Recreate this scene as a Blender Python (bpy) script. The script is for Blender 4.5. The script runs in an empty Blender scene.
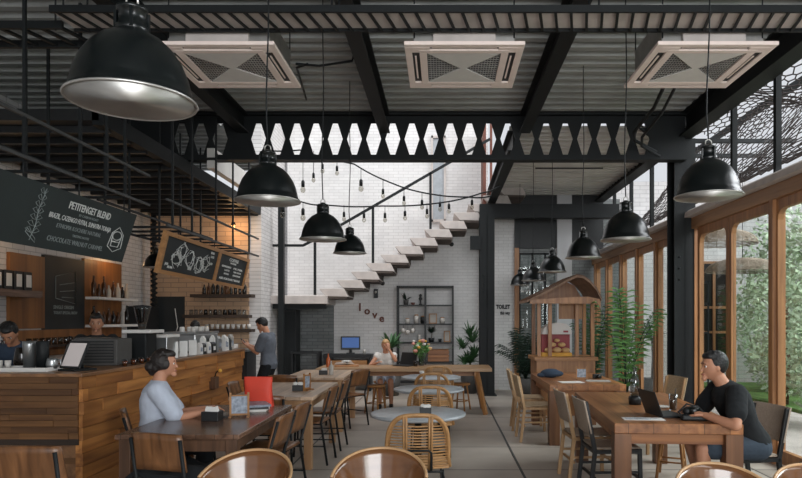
import bpy, bmesh, math, random
from mathutils import Vector, Matrix
R = math.radians
PI = math.pi
random.seed(7)
scene = bpy.context.scene
C = scene.collection

# ------------------------------------------------------------------ camera
cam_d = bpy.data.cameras.new('camera')
cam = bpy.data.objects.new('camera', cam_d)
C.objects.link(cam)
cam.location = (0, 0, 1.55)
cam.rotation_euler = (R(90), 0, 0)
cam_d.sensor_width = 36
cam_d.lens = 28.73
cam_d.shift_x = -42 / 802
cam_d.shift_y = 80 / 802
cam_d.clip_end = 200
scene.camera = cam
# ------------------------------------------------------------------ sky, light, exposure
w = bpy.data.worlds.new('sky')
scene.world = w
w.use_nodes = True
nt = w.node_tree
bg = nt.nodes['Background']
bg.inputs[0].default_value = (0.84, 0.87, 0.92, 1)
bg.inputs[1].default_value = 0.85
scene.view_settings.view_transform = 'Standard'
scene.view_settings.look = 'None'
scene.view_settings.exposure = 0.0
scene.view_settings.gamma = 1.0
scene.view_settings.use_curve_mapping = False


def area(name, loc, target, sx, sy, power, col=(1, 1, 1)):
    d = bpy.data.lights.new(name, 'AREA')
    d.shape = 'RECTANGLE'
    d.size = sx
    d.size_y = sy
    d.energy = power
    d.color = col
    o = bpy.data.objects.new(name, d)
    C.objects.link(o)
    o.location = loc
    o.rotation_euler = (Vector(target) - Vector(loc)).to_track_quat('-Z', 'Y').to_euler()
    return o


area('daylight_atrium', (-1.2, 10.5, 7.3), (-1.0, 13.6, 0.8), 3.8, 3.0, 130, (0.97, 0.99, 1.0))
area('daylight_garden', (8.6, 6.0, 5.6), (2.0, 6.5, 0.8), 7.0, 3.0, 900, (0.93, 0.97, 1.0))
area('fill_behind_camera', (2.2, -3.6, 2.6), (0.6, 6.5, 2.3), 5.5, 3.0, 540, (0.95, 0.98, 1.0))  # unseen fill lamp added behind the camera, tilted up to brighten the ceiling


sun_d = bpy.data.lights.new('hazy_sun', 'SUN')
sun_d.energy = 2.0
sun_d.angle = R(50)
sun_d.color = (1.0, 0.98, 0.95)
sun_o = bpy.data.objects.new('hazy_sun', sun_d)
C.objects.link(sun_o)
sun_o.rotation_euler = Vector((-0.45, 0.35, -1.0)).to_track_quat('-Z', 'Y').to_euler()


def point(name, loc, power, col=(1, 0.62, 0.28), r=0.03):
    d = bpy.data.lights.new(name, 'POINT')
    d.energy = power
    d.color = col
    d.shadow_soft_size = r
    o = bpy.data.objects.new(name, d)
    C.objects.link(o)
    o.location = loc
    return o


# ------------------------------------------------------------------ materials
def srgb(h):
    h = h.lstrip('#')
    out = []
    for i in (0, 2, 4):
        c = int(h[i:i + 2], 16) / 255
        out.append(c / 12.92 if c <= 0.04045 else ((c + 0.055) / 1.055) ** 2.4)
    return (out[0], out[1], out[2], 1)


def newmat(name):
    m = bpy.data.materials.new(name)
    m.use_nodes = True
    t = m.node_tree
    return m, t, t.nodes['Principled BSDF']


def link(t, a, b):
    t.links.new(a, b)


def plain(name, col, rough=0.5, metal=0.0, var=0.12, scale=9, bump=0.0, spec=None, trans=None, sheen=None):
    m, t, b = newmat(name)
    c = srgb(col)
    nz = t.nodes.new('ShaderNodeTexNoise')
    nz.inputs['Scale'].default_value = scale
    nz.inputs['Detail'].default_value = 3
    tc = t.nodes.new('ShaderNodeTexCoord')
    link(t, tc.outputs['Object'], nz.inputs['Vector'])
    rp = t.nodes.new('ShaderNodeValToRGB')
    rp.color_ramp.elements[0].position = 0.3
    rp.color_ramp.elements[1].position = 0.7
    rp.color_ramp.elements[0].color = tuple(x * (1 - var) for x in c[:3]) + (1,)
    rp.color_ramp.elements[1].color = tuple(min(1, x * (1 + var)) for x in c[:3]) + (1,)
    link(t, nz.outputs['Fac'], rp.inputs[0])
    link(t, rp.outputs[0], b.inputs['Base Color'])
    b.inputs['Roughness'].default_value = rough
    b.inputs['Metallic'].default_value = metal
    if spec is not None:
        b.inputs['Specular IOR Level'].default_value = spec
    if bump:
        bp = t.nodes.new('ShaderNodeBump')
        bp.inputs['Strength'].default_value = bump
        bp.inputs['Distance'].default_value = 0.01
        link(t, nz.outputs['Fac'], bp.inputs['Height'])
        link(t, bp.outputs[0], b.inputs['Normal'])
    return m


def wood(name, c1, c2, rough=0.45, axis='Y', scale=3.0, island=0.0, spec=0.5, planks=0.0, pax='X'):
    """grain stretched along axis; island = brightness spread per loose board; planks = board width drawn on a slab"""
    m, t, b = newmat(name)
    tc = t.nodes.new('ShaderNodeTexCoord')
    mp = t.nodes.new('ShaderNodeMapping')
    s = [scale * 5] * 3
    s['XYZ'.index(axis)] = scale * 0.35
    mp.inputs['Scale'].default_value = s
    link(t, tc.outputs['Object'], mp.inputs[0])
    nz = t.nodes.new('ShaderNodeTexNoise')
    nz.inputs['Scale'].default_value = 1.0
    nz.inputs['Detail'].default_value = 6
    nz.inputs['Distortion'].default_value = 0.6
    geo = t.nodes.new('ShaderNodeNewGeometry')
    if island:
        ad = t.nodes.new('ShaderNodeVectorMath')
        ad.operation = 'MULTIPLY_ADD'
        link(t, geo.outputs['Random Per Island'], ad.inputs[0])
        ad.inputs[1].default_value = (37, 53, 71)
        link(t, mp.outputs[0], ad.inputs[2])
        link(t, ad.outputs[0], nz.inputs['Vector'])
    else:
        link(t, mp.outputs[0], nz.inputs['Vector'])
    rp = t.nodes.new('ShaderNodeValToRGB')
    rp.color_ramp.elements[0].position = 0.32
    rp.color_ramp.elements[1].position = 0.68
    rp.color_ramp.elements[0].color = srgb(c1)
    rp.color_ramp.elements[1].color = srgb(c2)
    link(t, nz.outputs['Fac'], rp.inputs[0])
    out = rp.outputs[0]
    if island:
        mr = t.nodes.new('ShaderNodeMapRange')
        mr.inputs[3].default_value = 1 - island
        mr.inputs[4].default_value = 1 + island
        link(t, geo.outputs['Random Per Island'], mr.inputs[0])
        hs = t.nodes.new('ShaderNodeHueSaturation')
        link(t, out, hs.inputs['Color'])
        link(t, mr.outputs[0], hs.inputs['Value'])
        out = hs.outputs[0]
    if planks:
        sx = t.nodes.new('ShaderNodeSeparateXYZ')
        link(t, tc.outputs['Object'], sx.inputs[0])
        dv = t.nodes.new('ShaderNodeMath'); dv.operation = 'DIVIDE'; dv.inputs[1].default_value = planks
        link(t, sx.outputs['XYZ'.index(pax)], dv.inputs[0])
        fl = t.nodes.new('ShaderNodeMath'); fl.operation = 'FLOOR'
        link(t, dv.outputs[0], fl.inputs[0])
        wn = t.nodes.new('ShaderNodeTexWhiteNoise'); wn.noise_dimensions = '1D'
        link(t, fl.outputs[0], wn.inputs['W'])
        fr = t.nodes.new('ShaderNodeMath'); fr.operation = 'FRACT'
        link(t, dv.outputs[0], fr.inputs[0])
        gt = t.nodes.new('ShaderNodeMath'); gt.operation = 'GREATER_THAN'; gt.inputs[1].default_value = 0.035
        link(t, fr.outputs[0], gt.inputs[0])
        mr = t.nodes.new('ShaderNodeMapRange')
        mr.inputs[3].default_value = 0.78
        mr.inputs[4].default_value = 1.22
        link(t, wn.outputs['Value'], mr.inputs[0])
        g2 = t.nodes.new('ShaderNodeMapRange')
        g2.inputs[3].default_value = 0.35
        g2.inputs[4].default_value = 1.0
        link(t, gt.outputs[0], g2.inputs[0])
        mu = t.nodes.new('ShaderNodeMath'); mu.operation = 'MULTIPLY'
        link(t, mr.outputs[0], mu.inputs[0]); link(t, g2.outputs[0], mu.inputs[1])
        hs = t.nodes.new('ShaderNodeHueSaturation')
        link(t, out, hs.inputs['Color'])
        link(t, mu.outputs[0], hs.inputs['Value'])
        out = hs.outputs[0]
    link(t, out, b.inputs['Base Color'])
    b.inputs['Roughness'].default_value = rough
    b.inputs['Specular IOR Level'].default_value = spec
    bp = t.nodes.new('ShaderNodeBump')
    bp.inputs['Strength'].default_value = 0.15
    bp.inputs['Distance'].default_value = 0.004
    link(t, nz.outputs['Fac'], bp.inputs['Height'])
    link(t, bp.outputs[0], b.inputs['Normal'])
    return m


def brick(name, c1, c2, cm, axis='X', bw=0.24, bh=0.075, mortar=0.006, rough=0.75, bump=0.6, offset=0.5, var=0.1):
    m, t, b = newmat(name)
    geo = t.nodes.new('ShaderNodeNewGeometry')
    sp = t.nodes.new('ShaderNodeSeparateXYZ')
    link(t, geo.outputs['Position'], sp.inputs[0])
    cb = t.nodes.new('ShaderNodeCombineXYZ')
    link(t, sp.outputs['X' if axis == 'X' else 'Y'], cb.inputs[0])
    link(t, sp.outputs['Y' if axis == 'Z' else 'Z'], cb.inputs[1])
    if axis == 'Z':
        link(t, sp.outputs['X'], cb.inputs[0])
    bt = t.nodes.new('ShaderNodeTexBrick')
    bt.offset = offset
    bt.inputs['Scale'].default_value = 1
    bt.inputs['Brick Width'].default_value = bw
    bt.inputs['Row Height'].default_value = bh
    bt.inputs['Mortar Size'].default_value = mortar
    bt.inputs['Mortar Smooth'].default_value = 0.3
    bt.inputs['Color1'].default_value = srgb(c1)
    bt.inputs['Color2'].default_value = srgb(c2)
    bt.inputs['Mortar'].default_value = srgb(cm)
    link(t, cb.outputs[0], bt.inputs['Vector'])
    nz = t.nodes.new('ShaderNodeTexNoise')
    nz.inputs['Scale'].default_value = 1.3
    nz.inputs['Detail'].default_value = 8
    nz.inputs['Roughness'].default_value = 0.65
    link(t, geo.outputs['Position'], nz.inputs['Vector'])
    mr = t.nodes.new('ShaderNodeMapRange')
    mr.inputs[1].default_value = 0.3
    mr.inputs[2].default_value = 0.7
    mr.inputs[3].default_value = 1 - var
    mr.inputs[4].default_value = 1 + var
    link(t, nz.outputs['Fac'], mr.inputs[0])
    hs = t.nodes.new('ShaderNodeHueSaturation')
    link(t, bt.outputs['Color'], hs.inputs['Color'])
    link(t, mr.outputs[0], hs.inputs['Value'])
    link(t, hs.outputs[0], b.inputs['Base Color'])
    b.inputs['Roughness'].default_value = rough
    bp = t.nodes.new('ShaderNodeBump')
    bp.inputs['Strength'].default_value = bump
    bp.inputs['Distance'].default_value = 0.006
    bp.invert = True
    link(t, bt.outputs['Fac'], bp.inputs['Height'])
    link(t, bp.outputs[0], b.inputs['Normal'])
    return m


def glassmat(name, tint=(0.93, 0.96, 0.95), ior=1.45, rough=0.0):
    m = bpy.data.materials.new(name)
    m.use_nodes = True
    t = m.node_tree
    t.nodes.clear()
    o = t.nodes.new('ShaderNodeOutputMaterial')
    mx = t.nodes.new('ShaderNodeMixShader')
    tr = t.nodes.new('ShaderNodeBsdfTransparent')
    gl = t.nodes.new('ShaderNodeBsdfGlossy')
    fr = t.nodes.new('ShaderNodeFresnel')
    fr.inputs['IOR'].default_value = ior
    tr.inputs[0].default_value = tint + (1,)
    gl.inputs['Roughness'].default_value = rough
    ge = t.nodes.new('ShaderNodeNewGeometry')
    mi = t.nodes.new('ShaderNodeMapRange')
    mi.inputs[3].default_value = ior
    mi.inputs[4].default_value = 1 / ior
    link(t, ge.outputs['Backfacing'], mi.inputs[0])
    link(t, mi.outputs[0], fr.inputs['IOR'])
    link(t, fr.outputs[0], mx.inputs[0])
    link(t, tr.outputs[0], mx.inputs[1])
    link(t, gl.outputs[0], mx.inputs[2])
    link(t, mx.outputs[0], o.inputs[0])
    return m


def emit(name, col, s):
    m, t, b = newmat(name)
    b.inputs['Base Color'].default_value = srgb(col)
    b.inputs['Emission Color'].default_value = srgb(col)
    b.inputs['Emission Strength'].default_value = s
    return m


M = dict(
    black=plain('black_steel', '#101416', 0.6, 0.0, 0.15, spec=0.35),
    blackgloss=plain('black_enamel', '#090e0f', 0.28, 0.0, 0.1, spec=0.5),
    blackmat=plain('black_plastic', '#17191b', 0.5),
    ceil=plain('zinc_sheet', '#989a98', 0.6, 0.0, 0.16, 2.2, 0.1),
    alu=plain('brushed_aluminium', '#b9b7b3', 0.38, 0.75, 0.18, 6),
    steel=plain('stainless_steel', '#a9acad', 0.3, 0.85, 0.12, 6),
    ceil_lit=plain('lit_zinc_sheet', '#cfccc8', 0.6, 0, 0.12, 2.2, 0.1),  # zinc sheet with incoming daylight put into a lighter colour
    acwhite=plain('ac_ivory_plastic', '#f3e2da', 0.5, 0, 0.03),
    acgrill=plain('ac_grille_grey', '#3c3d3d', 0.6),
    white=plain('white_paint', '#d8d5d1', 0.6, 0, 0.04),
    concrete=plain('pale_concrete', '#c3bab5', 0.8, 0, 0.12, 5, 0.2),
    tabletop=plain('grey_stone_top', '#a6abb0', 0.28, 0, 0.1, 14),
    rattan=plain('rattan_cane', '#a97f52', 0.5, 0, 0.2, 18),
    palewood=wood('pale_chair_wood', '#9f7b56', '#c39d72', 0.45, 'Z', 3),
    soffit_shade=plain('shaded_soffit', '#5d534e', 0.9, 0, 0.15, 6),  # stair concrete with the shade of its underside put into the colour
    bottleglass=glassmat('bottle_glass', (0.5, 0.54, 0.56), 2.2, 0.05),
    woven=plain('woven_paper_cord', '#b39c7e', 0.85, 0, 0.18, 60, 0.6),
    canvas=plain('taupe_canvas', '#a39384', 0.85, 0, 0.1, 70, 0.5),
    oak=wood('oak_boards', '#8a6038', '#b0804f', 0.45, 'Y', 3, 0.0, 0.5),
    oakx=wood('oak_boards_cross', '#8a5c36', '#b27f4f', 0.42, 'X', 3),
    oakz=wood('oak_upright', '#86592f', '#ad7a46', 0.45, 'Z', 3),
    doorwood=wood('teak_door_frame', '#835838', '#b17e52', 0.42, 'Z', 2.4),
    doorwoody=wood('teak_header', '#7d5a3e', '#a87f5a', 0.42, 'Y', 2.4),
    slab=wood('thick_teak_top', '#7d4e2e', '#ab7347', 0.35, 'Y', 2.6, planks=0.19),
    slabz=wood('thick_teak_legs', '#5d3c26', '#80573a', 0.45, 'Z', 2.6),
    slabx=wood('thick_teak_apron', '#7d4d2b', '#a86f40', 0.42, 'X', 2.6),
    walnut=wood('walnut_top', '#49352a', '#7a5c4a', 0.25, 'Y', 2.6, planks=0.13),
    walnutz=wood('walnut_upright', '#4b3426', '#70503a', 0.4, 'Z', 3),
    pine=wood('pale_pine_top', '#a68c76', '#c9ad93', 0.35, 'Y', 2.5, planks=0.15),
    pinez=wood('pale_pine_upright', '#8f6a49', '#b28c66', 0.4, 'Z', 2.5),
    pinex=wood('pale_pine_long', '#94704d', '#ba946b', 0.38, 'X', 2.5, planks=0.2, pax='Y'),
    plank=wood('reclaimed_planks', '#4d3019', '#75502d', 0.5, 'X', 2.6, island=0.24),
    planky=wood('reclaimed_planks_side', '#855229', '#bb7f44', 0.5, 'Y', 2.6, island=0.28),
    barcap=wood('bar_cap', '#654630', '#936a48', 0.35, 'Y', 2.6),
    ply=wood('bent_plywood', '#54351f', '#7d5333', 0.13, 'X', 1.2, spec=0.8),
    plyedge=plain('ply_edge', '#b8926a', 0.35),
    chairwood=wood('chair_plank_brown', '#53351f', '#875c3a', 0.35, 'Z', 3),
    cabinet=wood('orange_wood_panel', '#6a4120', '#8f5d30', 0.5, 'Z', 1.6),
    darkshelf=wood('dark_shelf', '#2b2019', '#3c2e24', 0.6, 'X', 2),
    roofwood=wood('shingle_wood', '#6d5240', '#94755d', 0.6, 'Z', 3, island=0.25),
    chalk=plain('chalkboard', '#252d2d', 0.7, 0, 0.12, 3),
    chalkdark=plain('chalkboard_black', '#1f2426', 0.65, 0, 0.2, 3),
    chalkline=plain('chalk_white', '#c9cbc8', 0.8, 0, 0.1, 40),
    chalkdim=plain('chalk_faded', '#7f8786', 0.85, 0, 0.15, 40),
    brown=plain('rust_brown', '#6a3f33', 0.7),
    red=plain('coral_red_leather', '#d9442f', 0.6, 0, 0.06),
    paper=plain('paper_white', '#dedcd8', 0.7, 0, 0.04),
    magazine=plain('magazine_cover', '#8b93a0', 0.4, 0, 0.5, 30),
    skin=plain('skin_warm', '#b98468', 0.55, 0, 0.05),
    skintan=plain('skin_tan', '#a37358', 0.55, 0, 0.05),
    hairdark=plain('hair_dark_brown', '#1e1714', 0.5, 0, 0.3, 60, 0.8),
    hairblack=plain('hair_black', '#121112', 0.5, 0, 0.3, 60, 0.8),
    hairblond=plain('hair_blond', '#b58f62', 0.5, 0, 0.2, 60, 0.6),
    shirtwhite=plain('white_cotton', '#b9c0ce', 0.9, 0, 0.05, 20, 0.2),
    shirtblack=plain('black_cotton', '#16191c', 0.95, 0, 0.15, 20, 0.2),
    shirtgrey=plain('grey_cotton', '#5b6069', 0.95, 0, 0.08, 20, 0.2),
    shirtnavy=plain('navy_cotton', '#2d3a4b', 0.95, 0, 0.08, 20, 0.2),
    denim=plain('dark_blue_shorts', '#38434f', 0.95, 0, 0.1, 30, 0.2),
    trousers=plain('dark_trousers', '#15181c', 0.95, 0, 0.1, 20, 0.2),
    eyew=plain('eye_white', '#d0ccc8', 0.3, 0, 0.01),
    eyed=plain('eye_dark', '#1b120d', 0.2),
    lips=plain('lips', '#94564a', 0.5),
    leaf=plain('leaf_green', '#3b5f3a', 0.5, 0, 0.35, 3),
    leafdark=plain('leaf_dark', '#1f3428', 0.5, 0, 0.35, 3),
    leafbright=plain('leaf_bright', '#5d8a4c', 0.5, 0, 0.35, 3),
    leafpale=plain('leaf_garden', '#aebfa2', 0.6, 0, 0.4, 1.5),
    bark=plain('bark', '#5b4636', 0.8),
    soil=plain('soil', '#2a211b', 0.9, 0, 0.3, 40, 0.5),
    pot=plain('grey_pot', '#4a4846', 0.7),
    potwhite=plain('pale_pot', '#a9a49d', 0.6),
    amber=plain('amber_juice', '#a8562c', 0.25),
    coffee=plain('milky_coffee', '#8d6a51', 0.4),
    bottledark=plain('dark_bottle_glass', '#1f1a16', 0.12, 0, 0.2),
    bottlebrown=plain('brown_bottle_glass', '#4a2f1c', 0.12, 0, 0.2),
    ceramic=plain('white_ceramic', '#c9c4be', 0.25, 0, 0.03),
    yellow=plain('yellow_petal', '#d9a441', 0.6),
    pink=plain('pink_petal', '#cf8f80', 0.6),
    rope=plain('net_rope', '#463f3e', 0.9),
    render=plain('pale_render', '#c4c4c6', 0.9, 0, 0.06, 1.5),
    grass=plain('lawn_green', '#5d7f43', 0.9, 0, 0.4, 5),
    flesh=plain('pale_bread', '#cfa978', 0.7),
    kioskred=plain('kiosk_red', '#93343a', 0.5),
    glass=glassmat('window_glass'),
    cup=glassmat('drinking_glass', (0.72, 0.76, 0.79), 1.75, 0.05),
    bulbglass=glassmat('bulb_glass', (0.75, 0.74, 0.7), 1.5),
    screen=emit('screen_blue', '#3b5c96', 0.35),
    screenwhite=emit('screen_white', '#b8b0ae', 0.35),
    warmbulb=emit('warm_bulb', '#ffb768', 6.0),
    floor=None,
)


def floor_mat():
    m, t, b = newmat('concrete_floor')
    geo = t.nodes.new('ShaderNodeNewGeometry')
    mp = t.nodes.new('ShaderNodeMapping')
    mp.inputs['Location'].default_value = (-0.8, -0.73, 0)
    link(t, geo.outputs['Position'], mp.inputs[0])
    bt = t.nodes.new('ShaderNodeTexBrick')
    bt.offset = 0
    bt.inputs['Scale'].default_value = 1
    bt.inputs['Brick Width'].default_value = 2.4
    bt.inputs['Row Height'].default_value = 1.17
    bt.inputs['Mortar Size'].default_value = 0.012
    bt.inputs['Mortar Smooth'].default_value = 0.2
    bt.inputs['Color1'].default_value = srgb('#9a9087')
    bt.inputs['Color2'].default_value = srgb('#afa59b')
    bt.inputs['Mortar'].default_value = srgb('#393634')
    link(t, mp.outputs[0], bt.inputs['Vector'])
    nz = t.nodes.new('ShaderNodeTexNoise')
    nz.inputs['Scale'].default_value = 1.1
    nz.inputs['Detail'].default_value = 9
    nz.inputs['Roughness'].default_value = 0.6
    link(t, geo.outputs['Position'], nz.inputs['Vector'])
    mr = t.nodes.new('ShaderNodeMapRange')
    mr.inputs[1].default_value = 0.3
    mr.inputs[2].default_value = 0.7
    mr.inputs[3].default_value = 0.85
    mr.inputs[4].default_value = 1.2
    link(t, nz.outputs['Fac'], mr.inputs[0])
    hs = t.nodes.new('ShaderNodeHueSaturation')
    link(t, bt.outputs[0], hs.inputs['Color'])
    link(t, mr.outputs[0], hs.inputs['Value'])
    link(t, hs.outputs[0], b.inputs['Base Color'])
    b.inputs['Roughness'].default_value = 0.42
    return m


M['floor'] = floor_mat()
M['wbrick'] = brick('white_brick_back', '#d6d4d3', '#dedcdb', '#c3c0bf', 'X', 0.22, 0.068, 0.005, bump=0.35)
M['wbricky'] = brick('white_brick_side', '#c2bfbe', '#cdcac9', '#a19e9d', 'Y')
M['warmbrick'] = brick('pale_brick_bar', '#b8987c', '#c9a88a', '#8a7566', 'X', 0.3, 0.09)
M['greybrick'] = brick('grey_painted_brick', '#6f7272', '#7d8080', '#55595a', 'X')
M['outbrick'] = brick('outside_white_brick', '#d5d2d2', '#e0dddd', '#b5b2b2', 'X', 0.3, 0.1)


# ------------------------------------------------------------------ mesh builder
class MB:
    def __init__(s):
        s.v = []
        s.f = []
        s.sm = []
        s.mi = []

    def add(s, vs, fs, smooth=False, mi=0):
        o = len(s.v)
        s.v += [Vector(p) for p in vs]
        for f in fs:
            s.f.append([i + o for i in f])
            s.sm.append(smooth)
            s.mi.append(mi)

    def box(s, c, d, rot=None, mi=0):
        """centre c, full size d, rot a 3x3 matrix"""
        c = Vector(c)
        hx, hy, hz = d[0] / 2, d[1] / 2, d[2] / 2
        vs = [Vector((x, y, z)) for x in (-hx, hx) for y in (-hy, hy) for z in (-hz, hz)]
        if rot is not None:
            vs = [rot @ v for v in vs]
        s.add([v + c for v in vs], [(0, 1, 3, 2), (4, 6, 7, 5), (0, 4, 5, 1), (2, 3, 7, 6), (0, 2, 6, 4), (1, 5, 7, 3)], False, mi)
        return s

    def span(s, a, b, mi=0):
        """box from corner a to corner b"""
        return s.box([(a[i] + b[i]) / 2 for i in range(3)], [abs(b[i] - a[i]) for i in range(3)], None, mi)

    def bar(s, p, q, w, h=None, up=(0, 0, 1), mi=0):
        """box-section bar from p to q"""
        p, q = Vector(p), Vector(q)
        h = h or w
        d = q - p
        L = d.length
        z = d.normalized()
        u = Vector(up)
        if abs(z.dot(u)) > 0.98:
            u = Vector((0, 1, 0))
        x = u.cross(z).normalized()
        y = z.cross(x)
        rot = Matrix((x, y, z)).transposed()
        return s.box((p + q) / 2, (w, h, L), rot, mi)

    def tube(s, pts, r, n=8, closed=False, caps=True, mi=0, flat=1.0):
        pts = [Vector(p) for p in pts]
        N = len(pts)
        rs = r if isinstance(r, (list, tuple)) else [r] * N
        vs = []
        ref = None
        for i, p in enumerate(pts):
            if closed:
                d = pts[(i + 1) % N] - pts[i - 1]
            else:
                d = pts[min(i + 1, N - 1)] - pts[max(i - 1, 0)]
            if d.length < 1e-9:
                d = Vector((0, 0, 1))
            d.normalize()
            if ref is None:
                ref = Vector((0, 0, 1)) if abs(d.z) < 0.9 else Vector((0, 1, 0))
            x = ref.cross(d)
            if x.length < 1e-4:
                x = Vector((1, 0, 0)).cross(d)
            x.normalize()
            y = d.cross(x).normalized()
            ref = y
            for k in range(n):
                a = 2 * PI * k / n
                vs.append(p + x * math.cos(a) * rs[i] + y * math.sin(a) * rs[i] * flat)
        fs = []
        for i in range(N if closed else N - 1):
            j = (i + 1) % N
            for k in range(n):
                fs.append((i * n + k, i * n + (k + 1) % n, j * n + (k + 1) % n, j * n + k))
        if not closed and caps:
            fs.append(tuple(range(n))[::-1])
            fs.append(tuple((N - 1) * n + k for k in range(n)))
        s.add(vs, fs, True, mi)
        return s

    def lathe(s, prof, c=(0, 0, 0), n=24, mi=0, rot=None):
        """prof = [(radius, z)...] about the z axis through c"""
        c = Vector(c)
        vs = []
        for (r, z) in prof:
            for k in range(n):
                a = 2 * PI * k / n
                v = Vector((r * math.cos(a), r * math.sin(a), z))
                if rot is not None:
                    v = rot @ v
                vs.append(v + c)
        fs = []
        for i in range(len(prof) - 1):
            for k in range(n):
                fs.append((i * n + k, i * n + (k + 1) % n, (i + 1) * n + (k + 1) % n, (i + 1) * n + k))
        if prof[0][0] > 1e-5:
            fs.append(tuple(range(n))[::-1])
        if prof[-1][0] > 1e-5:
            fs.append(tuple((len(prof) - 1) * n + k for k in range(n)))
        s.add(vs, fs, True, mi)
        return s

    def ball(s, c, r, n=12, mi=0, sc=(1, 1, 1), rot=None):
        c = Vector(c)
        vs = []
        m = n // 2 + 1
        for i in range(m + 1):
            t = PI * i / m
            for k in range(n):
                a = 2 * PI * k / n
                v = Vector((r * math.sin(t) * math.cos(a) * sc[0], r * math.sin(t) * math.sin(a) * sc[1], r * math.cos(t) * sc[2]))
                if rot is not None:
                    v = rot @ v
                vs.append(v + c)
        fs = []
        for i in range(m):
            for k in range(n):
                fs.append((i * n + k, (i + 1) * n + k, (i + 1) * n + (k + 1) % n, i * n + (k + 1) % n))
        s.add(vs, fs, True, mi)
        return s

    def prism(s, poly, a, b, axis='Y', mi=0):
        """extrude a 2-D polygon along axis from a to b; poly coords are the other two axes in XYZ order"""
        def mk(p, t):
            if axis == 'X':
                return (t, p[0], p[1])
            if axis == 'Y':
                return (p[0], t, p[1])
            return (p[0], p[1], t)
        n = len(poly)
        vs = [mk(p, a) for p in poly] + [mk(p, b) for p in poly]
        fs = [tuple(range(n))[::-1], tuple(range(n, 2 * n))] + [(i, (i + 1) % n, n + (i + 1) % n, n + i) for i in range(n)]
        s.add(vs, fs, False, mi)
        return s

    def grid(s, fn, nu, nv, smooth=True, mi=0, thick=0.0):
        """fn(u,v)->point; thick>0 closes it into a shell along the normal"""
        P = [[Vector(fn(i / nu, j / nv)) for j in range(nv + 1)] for i in range(nu + 1)]
        if not thick:
            s.add([p for r in P for p in r], [(i * (nv + 1) + j, (i + 1) * (nv + 1) + j, (i + 1) * (nv + 1) + j + 1, i * (nv + 1) + j + 1) for i in range(nu) for j in range(nv)], smooth, mi)
            return s
        Nn = []
        for i in range(nu + 1):
            row = []
            for j in range(nv + 1):
                a = P[min(i + 1, nu)][j] - P[max(i - 1, 0)][j]
                b = P[i][min(j + 1, nv)] - P[i][max(j - 1, 0)]
                nn = a.cross(b)
                nn = nn.normalized() if nn.length > 1e-9 else Vector((0, 0, 1))
                row.append(nn)
            Nn.append(row)
        W = nv + 1
        top = [P[i][j] + Nn[i][j] * thick / 2 for i in range(nu + 1) for j in range(W)]
        bot = [P[i][j] - Nn[i][j] * thick / 2 for i in range(nu + 1) for j in range(W)]
        o = len(top)
        fs = []
        for i in range(nu):
            for j in range(nv):
                a, b, c, d = i * W + j, (i + 1) * W + j, (i + 1) * W + j + 1, i * W + j + 1
                fs.append((a, b, c, d))
                fs.append((o + d, o + c, o + b, o + a))
        for i in range(nu):
            a, b = i * W, (i + 1) * W
            fs.append((a, o + a, o + b, b))
            a, b = i * W + nv, (i + 1) * W + nv
            fs.append((b, o + b, o + a, a))
        for j in range(nv):
            a, b = j, j + 1
            fs.append((b, o + b, o + a, a))
            a, b = nu * W + j, nu * W + j + 1
            fs.append((a, o + a, o + b, b))
        s.add(top + bot, fs, smooth, mi)
        return s

    def xf(s, m):
        s.v = [m @ v for v in s.v]
        return s

    def mesh(s, name, mats):
        me = bpy.data.meshes.new(name)
        me.from_pydata([tuple(v) for v in s.v], [], s.f)
        me.polygons.foreach_set('use_smooth', s.sm)
        me.polygons.foreach_set('material_index', s.mi)
        for m in (mats if isinstance(mats, (list, tuple)) else [mats]):
            me.materials.append(M[m] if isinstance(m, str) else m)
        me.update()
        return me

    def build(s, name, mats, parent=None, bevel=0.0):
        o = bpy.data.objects.new(name, s.mesh(name, mats))
        C.objects.link(o)
        if parent is not None:
            o.parent = parent
        if bevel:
            b = o.modifiers.new('bevel', 'BEVEL')
            b.width = bevel
            b.segments = 2
            b.limit_method = 'ANGLE'
            b.angle_limit = R(40)
        return o


def tag(o, label, cat, group=None, kind=None):
    o['label'] = label
    o['category'] = cat
    if group:
        o['group'] = group
    if kind:
        o['kind'] = kind
    return o


def struct(o, label=None):
    o['kind'] = 'structure'
    if label:
        o['label'] = label
    return o


def thing(name, label, cat, loc=(0, 0, 0), rz=0, group=None):
    o = bpy.data.objects.new(name, None)
    C.objects.link(o)
    o.empty_display_size = 0.1
    o.location = loc
    o.rotation_euler = (0, 0, rz)
    tag(o, label, cat, group)
    return o


KIDS = {}


def dup(o, loc=None, rz=None, label=None, parent=None, group=None, top=True):
    c = o.copy()
    C.objects.link(c)
    if parent is not None:
        c.parent = parent
    if top:
        if loc is not None:
            c.location = loc
        if rz is not None:
            c.rotation_euler = (0, 0, rz)
        if label:
            c['label'] = label
        if group:
            c['group'] = group
    for ch in [x for x in C.objects if x.parent == o]:
        dup(ch, parent=c, top=False)
    return c


def text_mesh(body, size, width=None, ext=0.002, bold=0.0):
    cu = bpy.data.curves.new('txt', 'FONT')
    cu.body = body
    cu.size = size
    cu.extrude = ext
    cu.offset = bold
    cu.align_x = 'CENTER'
    cu.align_y = 'CENTER'
    cu.resolution_u = 2
    o = bpy.data.objects.new('txt', cu)
    C.objects.link(o)
    dg = bpy.context.evaluated_depsgraph_get()
    dg.update()
    me = bpy.data.meshes.new_from_object(o.evaluated_get(dg))
    C.objects.unlink(o)
    bpy.data.objects.remove(o)
    xs = [v.co.x for v in me.vertices]
    if width and xs:
        k = width / max(1e-6, max(xs) - min(xs))
        for v in me.vertices:
            v.co.x *= k
    return me


def add_text(mb, body, size, M4, width=None, ext=0.002, bold=0.0, mi=0):
    me = text_mesh(body, size, width, ext, bold)
    mb.add([M4 @ v.co for v in me.vertices], [tuple(p.vertices) for p in me.polygons], False, mi)
    bpy.data.meshes.remove(me)


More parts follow.
